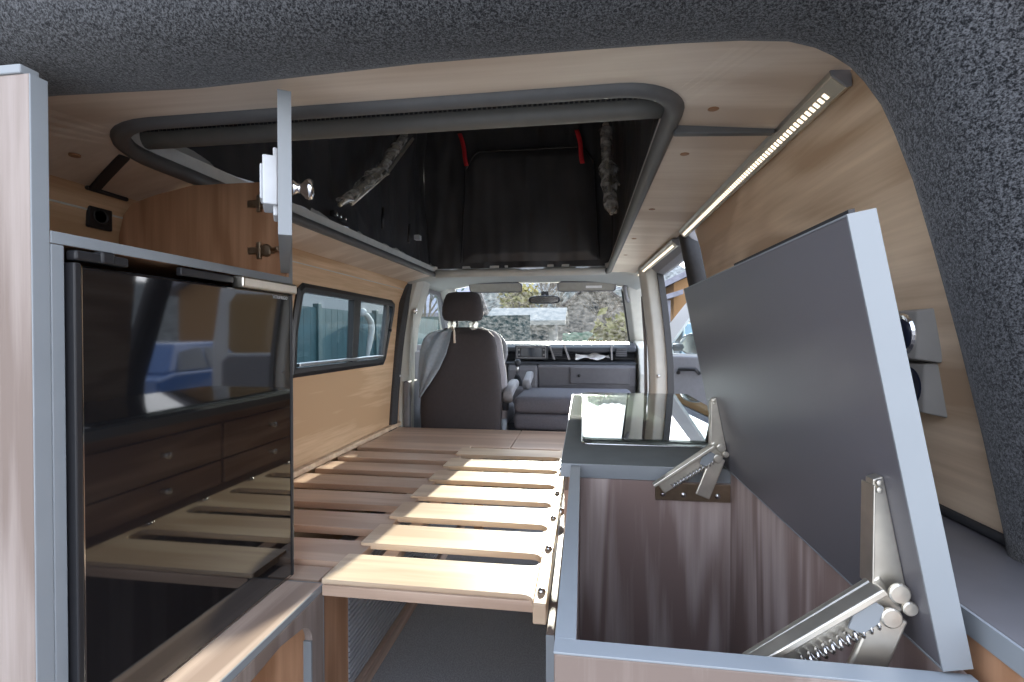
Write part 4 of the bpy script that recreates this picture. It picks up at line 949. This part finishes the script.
bm = nb(); tube(bm, [(-4.0, 8.5, 1.42), (-4.0, 8.7, 1.36), (-4.0, 8.85, 1.25), (-4.0, 8.88, 1.1), (-4.0, 8.78, .8), (-4.0, 8.7, .6), (-4.0, 8.7, GZ)], [.03, .05, .06, .06, .05, .03, .03], 12); obj('reflection', bm, 'render_white', pp, smooth=True)  # solid white shape added in place of a reflection of door edges
bm = nb(); lathe(bm, [(.06, 0), (.09, .02), (.06, .05), (0, .06)], (-4.0, 8.5, 1.40), (0, -1, .5), 14); obj('outlet', bm, 'render_white', pp, smooth=True)  # flared end of the same reflection stand-in

def house(name, x0, x1, y0, y1, h, roofh, mat, roofm, label, gable='x', wins=()):
    t = thing(name, ((x0+x1)/2, (y0+y1)/2, GZ), label, 'house')
    bm = nb(); z1 = GZ+h
    if gable == 'x':    # gable end faces the van
        xm = (x0+x1)/2; prism(bm, [(x0, GZ), (x1, GZ), (x1, z1), (xm, z1+roofh), (x0, z1)], 'y', y0, y1); obj('wall', bm, mat, t)
        bm = nb(); o = .5; k = roofh/(xm-x0)
        prism(bm, [(x0-o, z1-o*k+.02), (xm, z1+roofh+.02), (x1+o, z1-o*k+.02), (x1+o, z1-o*k+.24), (xm, z1+roofh+.26), (x0-o, z1-o*k+.24)], 'y', y0-o, y1+o); obj('roof', bm, roofm, t)
    else:
        ym = (y0+y1)/2; prism(bm, [(y0, GZ), (y1, GZ), (y1, z1), (ym, z1+roofh), (y0, z1)], 'x', x0, x1); obj('wall', bm, mat, t)
        bm = nb(); o = .6; k = roofh/(ym-y0)
        prism(bm, [(y0-o, z1-o*k+.02), (ym, z1+roofh+.02), (y1+o, z1-o*k+.02), (y1+o, z1-o*k+.26), (ym, z1+roofh+.28), (y0-o, z1-o*k+.26)], 'x', x0-o, x1+o); obj('roof', bm, roofm, t)
    for wx, wz, ww, wh in wins:
        bm = nb(); box(bm, wx-ww/2-.1, wx+ww/2+.1, y0-.06, y0-.002, wz-wh/2-.1, wz+wh/2+.1); f = obj('window', bm, 'render_grey', t)
        bm = nb(); box(bm, wx-ww/2, wx+ww/2, y0-.09, y0-.061, wz-wh/2, wz+wh/2); obj('pane', bm, 'window_pane', f)
    return t
house('house', -2.5, 4.5, 42, 52, 3.4, 2.7, 'render_grey', 'roof_tile', 'grey gabled house seen straight through the windscreen', 'x', ((-.6, 1.6, 1.1, 1.2), (2.4, 1.6, 1.1, 1.2), (1., 3.4, 1, 1)))
house('house', -26, -9, 34, 44, 3.2, 2.4, 'render_white', 'roof_pale', 'pale low house beyond the teal fence, left in the windscreen', 'y', ((-20, 1.2, 1.2, 1.2), (-15, 1.2, 1.2, 1.2), (-12, 1.2, 1.2, 1.2)))
house('house', 6.6, 12, 54, 60, 3.4, 2.2, 'render_grey', 'roof_tile', 'grey house behind the bare trees at the right end of the windscreen', 'y', ((4.5, 1.5, 1.1, 1.2), (8, 1.5, 1.1, 1.2)))
house('shed', -4.6, -1.5, 26, 30, 2.3, .6, 'render_white', 'render_white', 'small white shed seen through the windscreen below the mirror', 'y', ((-3.8, .9, .8, .7), (-2.3, .9, .8, .7)))
house('garage', -9.5, -5.2, -2, 14, 3.3, .7, 'render_white', 'roof_pale', 'long pale outbuilding behind the left teal fence', 'x')
hs = house('orange_house', 3.35, 16, 19, 30, 3.55, 3.0, 'render_orange', 'roof_pale', 'orange rendered house beyond the sliding door opening', 'x', ())
bm = nb(); prism(bm, [(2.2, 2.05), (3.5, 2.45), (3.5, 2.62), (2.2, 2.22)], 'y', 18.0, 20.5); lbl(obj('porch_roof', bm, 'roof_pale', hs), 'pale porch roof')
bm = nb(); box(bm, 2.95, 3.10, 18.2, 18.35, GZ, 2.25); lbl(obj('porch_post', bm, 'roof_pale', hs), 'porch post')
bm = nb(); box(bm, 5.2, 5.45, 18.93, 18.998, 2.0, 2.5); lbl(obj('house_sign', bm, 'roof_tile', hs), 'narrow dark plate on the wall')

def car(loc, rot, L_, W_, H_, mat, label):
    t = thing('parked_car', loc, label, 'car'); t.rotation_euler = (0, 0, rot)
    hl, hw = L_/2, W_/2
    def put(name, bm, mat, par=t, **k):
        bmesh.ops.recalc_face_normals(bm, faces=bm.faces[:]); me = bpy.data.meshes.new(name); bm.to_mesh(me); bm.free(); me.materials.append(M[mat])
        if k.get('smooth'): me.polygons.foreach_set('use_smooth', [True]*len(me.polygons))
        o = bpy.data.objects.new(name, me); C.objects.link(o); o.parent = par
        if k.get('bevel'): b = o.modifiers.new('bevel', 'BEVEL'); b.width = k['bevel']; b.segments = 3
        return o
    bm = nb(); pr = [(-hl, .35), (-hl+.05, .28), (hl-.05, .28), (hl, .4), (hl-.03, .72), (hl-.15, .85), (hl*.42, .98), (-hl*.75, 1.0), (-hl+.04, .92)]
    prism(bm, pr, 'y', -hw, hw); put('body', bm, mat, bevel=.09)
    bm = nb(); a = [(hl*.44, .97), (hl*.10, H_-.04), (-hl*.02, H_), (-hl*.62, H_-.02), (-hl*.82, .98)]
    A = [bm.verts.new((x, -hw+.08+(.16 if z > 1.1 else 0), z)) for x, z in a]; B = [bm.verts.new((x, hw-.08-(.16 if z > 1.1 else 0), z)) for x, z in a]
    bm.faces.new(A); bm.faces.new(B[::-1])
    for i in range(5): bm.faces.new((A[i], B[i], B[(i+1) % 5], A[(i+1) % 5]))
    put('cabin', bm, mat, bevel=.05)
    for s in (-1, 1):
        bm = nb(); yb, yt = s*(hw-.075), s*(hw-.225)
        q = [(hl*.34, 1.02, yb), (hl*.08, H_-.12, yt), (-hl*.25, H_-.10, yt), (-hl*.25, 1.02, yb)]; A = [bm.verts.new((x, y, z)) for x, z, y in q]; B = [bm.verts.new((x, y+s*.012, z)) for x, z, y in q]
        ringf = [bm.faces.new(A), bm.faces.new(B[::-1])]
        for i in range(4): bm.faces.new((A[i], A[(i+1) % 4], B[(i+1) % 4], B[i]))
        q = [(-hl*.28, 1.02, yb), (-hl*.28, H_-.10, yt), (-hl*.58, H_-.12, yt), (-hl*.70, 1.02, yb)]; A = [bm.verts.new((x, y, z)) for x, z, y in q]; B = [bm.verts.new((x, y+s*.012, z)) for x, z, y in q]
        bm.faces.new(A); bm.faces.new(B[::-1])
        for i in range(4): bm.faces.new((A[i], A[(i+1) % 4], B[(i+1) % 4], B[i]))
        put('side_window', bm, 'window_pane')
        for x in (hl*.64, -hl*.60):
            bm = nb(); lathe(bm, [(0, -.1), (.3, -.1), (.33, -.07), (.33, .07), (.3, .1), (0, .1)], (x, s*(hw-.08), .33), (0, 1, 0), 24); wh_ = put('wheel', bm, 'tyre')
            bm = nb(); lathe(bm, [(.2, 0), (.2, .015), (.06, .03), (0, .03)], (x, s*(hw+.02), .33), (0, s, 0), 16); put('hubcap', bm, 'steel', wh_)
    bm = nb(); q = [(hl*.43, 1.0), (hl*.12, H_-.08)]
    vv = [(q[0][0]+.02, -hw+.16, q[0][1]), (q[0][0]+.02, hw-.16, q[0][1]), (q[1][0]+.03, hw-.30, q[1][1]), (q[1][0]+.03, -hw+.30, q[1][1])]
    A = [bm.verts.new(p) for p in vv]; B = [bm.verts.new((p[0]+.012, p[1], p[2]+.012)) for p in vv]; bm.faces.new(A[::-1]); bm.faces.new(B)
    for i in range(4): bm.faces.new((A[i], A[(i+1) % 4], B[(i+1) % 4], B[i]))
    put('windscreen', bm, 'window_pane')
    for s in (-1, 1):
        bm = nb(); box(bm, hl-.14, hl+.005, s*(hw-.42) if s > 0 else -hw+.1, s*(hw-.1) if s > 0 else -hw+.42, .62, .76); put('headlight', bm, 'chrome', bevel=.02)
    return t
car((2.35, 10.2, GZ), math.radians(93), 4.5, 1.85, 1.85, 'car_pale', 'pale blue parked car beyond the open passenger door')
car((6.4, 8.6, GZ), math.radians(80), 4.2, 1.8, 1.5, 'car_blue', 'dark blue parked car right of the van, mirrored in the fridge')

def tree(loc, h, seed, label, leaf=None):
    rnd = random.Random(seed); t = thing('yard_tree', loc, label, 'tree', 'trees beyond the yard'); L0 = Vector(loc)
    bm = nb(); twigs = []
    def grow(p, d, ln, r, lv):
        q = p+d*ln; tube(bm, [p, (p+q)/2+Vector((rnd.uniform(-1, 1), rnd.uniform(-1, 1), 0))*ln*.06, q], [r, r*.85, r*.65], 5, False)
        if lv == 0: twigs.append(q); return
        for k in range(4 if lv > 1 else 5):
            dd_ = (d+Vector((rnd.uniform(-1, 1), rnd.uniform(-1, 1), rnd.uniform(-.25, .7)))*.75).normalized(); grow(q if k < 3 else p.lerp(q, .65), dd_, ln*rnd.uniform(.55, .8), r*.6, lv-1)
    grow(L0, Vector((0, 0, 1)), h*.33, h*.022, 4)
    obj('trunk_and_branches', bm, 'bark', t)
    if leaf:
        bm = nb()
        for q in twigs:
            for k in range(3):
                c = q+Vector((rnd.gauss(0, .35), rnd.gauss(0, .35), rnd.gauss(0, .3))); s = rnd.uniform(.12, .28); a = Vector((rnd.uniform(-1, 1), rnd.uniform(-1, 1), rnd.uniform(-1, 1))).normalized(); b = a.orthogonal().normalized()
                bm.faces.new([bm.verts.new(c+a*s), bm.verts.new(c+b*s*.6), bm.verts.new(c-a*s), bm.verts.new(c-b*s*.6)])
        obj('foliage', bm, leaf, t)
tree((1.3, 34, GZ), 5.5, 1, 'bare tree at the right end of the windscreen')
tree((2.0, 37, GZ), 7, 2, 'bare tree between the gabled house and the right windscreen pillar')
tree((-4.2, 33, GZ), 5.5, 3, 'yellowish leafy tree behind the white shed', 'leaf_yellow')
tree((-9, 27, GZ), 7, 4, 'green leafy tree left of the driver headrest', 'leaf')
tree((-3.2, 38, GZ), 8, 5, 'bare tree left of the gabled house')
tree((1.4, 17, GZ), 1.9, 6, 'low yellow bush at the right corner of the windscreen', 'leaf_yellow')
hd = thing('hedge', (.4, 22, GZ), 'low dark green hedge in front of the gabled house', 'hedge')
bm = nb(); rings = []
for k in range(25):
    x = -.9+2.4*k/24
    rings.append([(x, 22+.5*math.cos(a)+.12*noise.noise((x*2, a, 1)), GZ+.85+.85*math.sin(a)+.18*noise.noise((x*2.5, a*2, 4))) for a in (2*PI*j/14 for j in range(14))])
ring_loft(bm, rings); obj('foliage', bm, 'leaf', hd, smooth=True)

bm = nb()
def hill(a, b):
    x = -150+300*a; y = 85+40*b; k = math.sin(min(1, b*1.15)*PI*.5)
    return (x, y, GZ-.1+(17+2.0*noise.noise((x*.03, 2, 5)))*k+1.6*noise.noise((x*.35, y*.35, 1))*k+.8*noise.noise((x*.9, y*.9, 7))*k)
grid(bm, hill, 260, 30)
M['hill_wood'] = plain('hill_wood', (.17, .175, .165), .95, 0, .1, .6, 1.3)
tag(obj('hill', bm, 'hill_wood', smooth=True), 'grey wooded hillside far behind the houses', 'hill', kind=ST)

bm = nb(); prism(bm, rrect(-1.10, .40, 2.965, 3.92, .04, 4), 'z', .001, .012)
tag(obj('trim_18', bm, 'dash_dark'), 'dark rubber floor mat under the cab seats', 'mat', kind=ST)

bm = nb(); box(bm, -1.14, .43, 4.46, 4.5, .013, .70)
tag(obj('trim_19', bm, 'dash_dark'), 'dark bulkhead behind the foot wells under the dashboard', 'trim', kind=ST)
